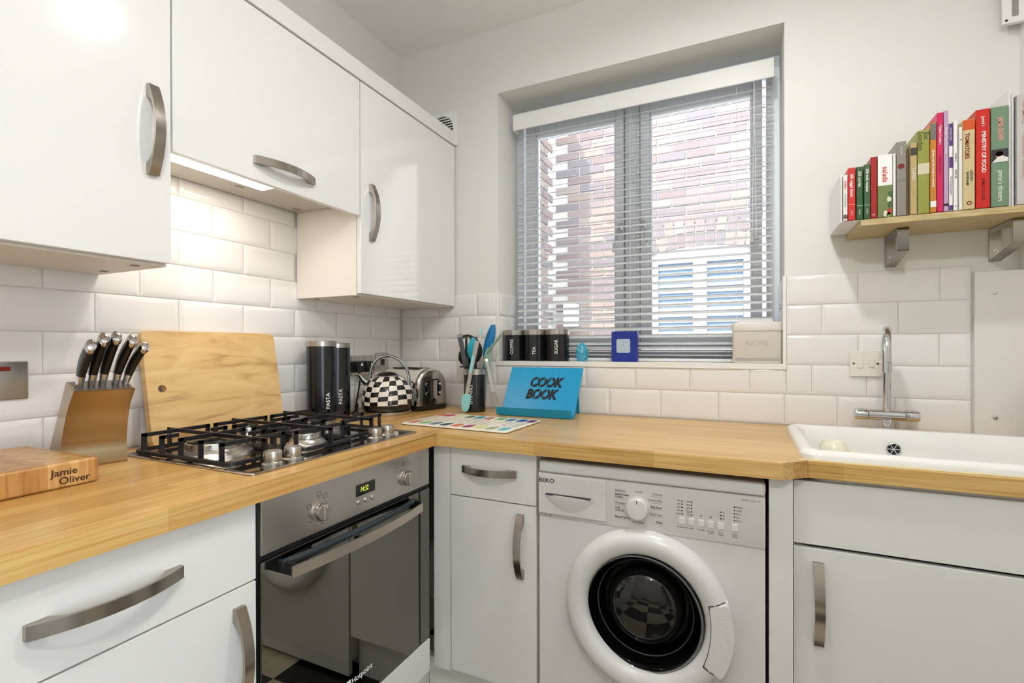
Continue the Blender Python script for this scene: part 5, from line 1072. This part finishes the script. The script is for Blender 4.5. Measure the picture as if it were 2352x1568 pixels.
book(1.7915, 1.8105, 1.704, rgb(198, 30, 20), 'small bright red cookbook, second in the row', texts=(('200 veggie feasts', 1.652, 0.0105, pw, 0, 0.01, 0.95), ('hamlyn', 1.572, 0.005, pw, 0, 0, 1)), bands=((1.596, 1.5968, pw),))
book(1.812, 1.8285, 1.704, rgb(46, 82, 44), 'small dark green cookbook next to the bright red one', texts=(('200 curries', 1.668, 0.0105, pw, 0, 0.01, 0.95), ('hamlyn', 1.572, 0.005, pw, 0, 0, 1)), bands=((1.590, 1.5908, pw),))
book(1.8305, 1.8465, 1.708, rgb(52, 90, 48), 'small green cookbook between the dark green and dark red ones', texts=(('200 wok recipes', 1.662, 0.0105, pw, 0, 0.01, 0.95), ('hamlyn', 1.572, 0.005, pw, 0, 0, 1)), bands=((1.590, 1.5908, pw),))
book(1.847, 1.8625, 1.727, rgb(160, 16, 18), 'slim dark red paperback beside the salads book', texts=(('PASTA', 1.622, 0.0115, red_t, 0, 0, 1), ('p', 1.56, 0.008, pw, 0, 0.02, 1)))
t, cv = book(1.863, 1.8985, 1.729, rgb(112, 126, 74), 'green and white salads book with vegetables on the spine', texts=(('salads', 1.672, 0.019, red_t, 0, 0.015, 1.0),), bands=((1.641, 1.7285, print_w),))
for k, (dx, dz, c) in enumerate(((0.011, 1.565, rgb(190, 40, 30)), (0.012, 1.585, rgb(60, 90, 40)), (0.010, 1.600, rgb(220, 220, 190)), (0.013, 1.615, rgb(60, 96, 40)), (0.002, 1.560, rgb(220, 216, 190)), (0.009, 1.555, rgb(120, 140, 60)))):
    bm = B(); prism(bm, ellipse(1.880 + dx, dz, 0.005, 0.009), (0, -0.2005, 0), AX, AZ, 0, 0.0003); t.part('printed_vegetable', bm, mat('veg_%d' % k, c, 0.5), cv)
book(1.899, 1.9065, 1.7285, rgb(232, 230, 224), 'thin white booklet tucked beside the salads book')
t, cv = book(1.907, 1.9305, 1.760, rgb(136, 130, 120), 'grey-brown glossy cookbook with a fruit on the spine', bands=((1.648, 1.652, print_g),), texts=(('the cook', 1.735, 0.006, print_w, 0, 0, 1),))
bm = B(); prism(bm, ellipse(1.918, 1.690, 0.008, 0.007), (0, -0.2005, 0), AX, AZ, 0, 0.0003); t.part('printed_fruit', bm, dk_red, cv)
book(1.9315, 1.9385, 1.735, rgb(120, 100, 84), 'worn brown book between the grey and tan cookbooks', yf=-0.19)
book(1.939, 1.9545, 1.752, rgb(182, 162, 108), 'slim tan book with a small photo on its spine', texts=(('TAPAS', 1.665, 0.012, pw, 0, 0, 1), ('cooking', 1.61, 0.006, tan_t, 0, 0, 1)), bands=((1.716, 1.737, mat('photo_dark', rgb(60, 56, 46), 0.5)),))
book(1.955, 1.9825, 1.783, rgb(146, 148, 66), 'olive green cookbook with a pale picture on the spine', texts=(('Eat', 1.765, 0.017, grn_d, 0.006, 0, 1), ('London', 1.752, 0.017, grn_d, -0.007, 0, 1)), bands=((1.660, 1.690, mat('photo_pale', rgb(206, 200, 170), 0.5)),))
book(1.983, 1.9975, 1.800, rgb(196, 124, 40), 'orange cookbook with a black and white photo on the spine', texts=(('ainsley low fat meals in minutes', 1.672, 0.0085, pw, 0, 0.01, 0.95),), bands=((1.752, 1.797, mat('photo_grey', rgb(110, 108, 100), 0.5)), (1.566, 1.582, pw)))
book(1.998, 2.0125, 1.824, rgb(206, 24, 88), 'hot pink cookbook, taller than the orange one', texts=(('Modern Cookery', 1.762, 0.0085, pw, 0, 0.005, 0.9), ('Keeping it Simple', 1.68, 0.007, dk_red, 0, 0, 1)))
book(2.013, 2.0235, 1.827, rgb(190, 156, 190), 'thin lilac book beside the hot pink cookbook', texts=(('Simple Thai Cookery', 1.745, 0.0085, pw, 0, 0, 1.0),), bands=((1.565, 1.572, print_d),))
pu = mat('purple_band', rgb(84, 42, 120), 0.5)
book(2.024, 2.033, 1.790, rgb(236, 234, 232), 'thin purple and white striped book', texts=(('10 minute recipes', 1.76, 0.0055, pw, 0, 0, 0.9), ('The Cooking Library', 1.62, 0.006, pu, 0, 0, 1)), bands=((1.728, 1.789, pu), (1.668, 1.698, pu), (1.552, 1.566, pu)))
book(2.0335, 2.0435, 1.796, rgb(236, 233, 228), 'plain white book beside the purple striped one', texts=(('COOK A', 1.695, 0.006, pd, 0, 0, 1), ('READ ME', 1.65, 0.006, pd, 0, 0, 1), ('b', 1.562, 0.006, pd, 0, 0.02, 1)))
book(2.044, 2.0525, 1.775, rgb(228, 224, 216), 'narrow white paperback leaning against the tomatoes book', yf=-0.203, texts=(('n', 1.74, 0.008, pd, 0, 0.02, 1),))
book(2.053, 2.0795, 1.793, rgb(206, 186, 140), 'cream tomatoes cookbook with an orange top to its spine', texts=(('TOMATOES', 1.722, 0.0125, dk_red, -0.004, 0.02, 1.05), ('LINDSEY', 1.640, 0.008, grn_d, 0.005, 0.01, 1), ('BAREHAM', 1.634, 0.008, grn_d, -0.003, 0.01, 1), ('O', 1.567, 0.014, dk_red, 0, 0.03, 1)), bands=((1.765, 1.792, mat('orange_band', rgb(206, 84, 24), 0.5)),))
book(2.081, 2.1105, 1.815, rgb(200, 28, 8), 'thick bright red food book with white capitals on the spine', dep=0.17, texts=(("Jamie's", 1.782, 0.010, pw, 0.0, 0.01, 1.0), ('MINISTRY OF FOOD', 1.700, 0.0125, pw, 0.001, 0.022, 0.98), ('JAMIE OLIVER', 1.60, 0.010, dk_red, 0, 0.02, 1)))
t, cv = book(2.112, 2.1475, 1.815, rgb(112, 140, 112), 'thick sage green cookbook with a portrait on the spine', dep=0.17, texts=(('JAMIE OLIVER', 1.755, 0.0155, pnk_t, 0.001, 0.015, 0.66), ("jamie's dinners", 1.605, 0.0155, pw, 0.001, 0.0, 0.9)), bands=((1.667, 1.702, mat('portrait_back', rgb(50, 50, 56), 0.5)),))
for nm, c, pl_ in (('printed_shirt', rgb(228, 226, 222), [(2.1135, 1.6675), (2.1465, 1.6675), (2.146, 1.678), (2.134, 1.683), (2.124, 1.680)]), ('printed_hair', rgb(52, 36, 28), ellipse(2.1275, 1.6915, 0.0105, 0.0085)), ('printed_face', rgb(206, 150, 126), ellipse(2.1285, 1.6865, 0.0078, 0.0095))):
    bm = B(); prism(bm, pl_, (0, -0.2005 - 0.0002 * len(nm) * 0.1, 0), AX, AZ, 0, 0.0003 + 0.0001 * (len(nm) % 4)); t.part(nm, bm, mat(nm, c, 0.5), cv)
for k, (x0_, x1_, z1_, yf_) in enumerate(((2.149, 2.1535, 1.86, -0.195), (2.1545, 2.158, 1.845, -0.198), (2.1585, 2.1615, 1.82, -0.19))):
    single('loose_papers', ['tall loose white sheets beside the sage green cookbook', 'loose grey-white magazine in the middle of the paper sheaf', 'loose white pamphlet beside the grey hardback'][k], 'papers', box(B(), x0_, x1_, yf_, -0.02, 1.5485, z1_, 0.0008), mat('paper_%d' % k, rgb(226 - 14 * (k == 1), 224 - 14 * (k == 1), 222 - 14 * (k == 1)), 0.7), (x0_, yf_, 1.5485), group='loose papers among the cookbooks')
book(2.163, 2.205, 1.838, rgb(196, 192, 188), 'large pale grey cookery course book at the right edge', dep=0.17, texts=(("ULTIMATE", 1.79, 0.0135, tan_t, -0.006, 0.01, 0.95), ('COOKERY COURSE', 1.675, 0.0135, tan_t, -0.006, 0.01, 0.95)))
bm = B(); prism(bm, [(0, 0), (0.13, 0), (0.13, 0.30), (0.10, 0.33), (0, 0.24)], (2.1485, -0.02, 1.5485), (0, -1, 0), AZ, -0.0008, 0.0)
bm.free()
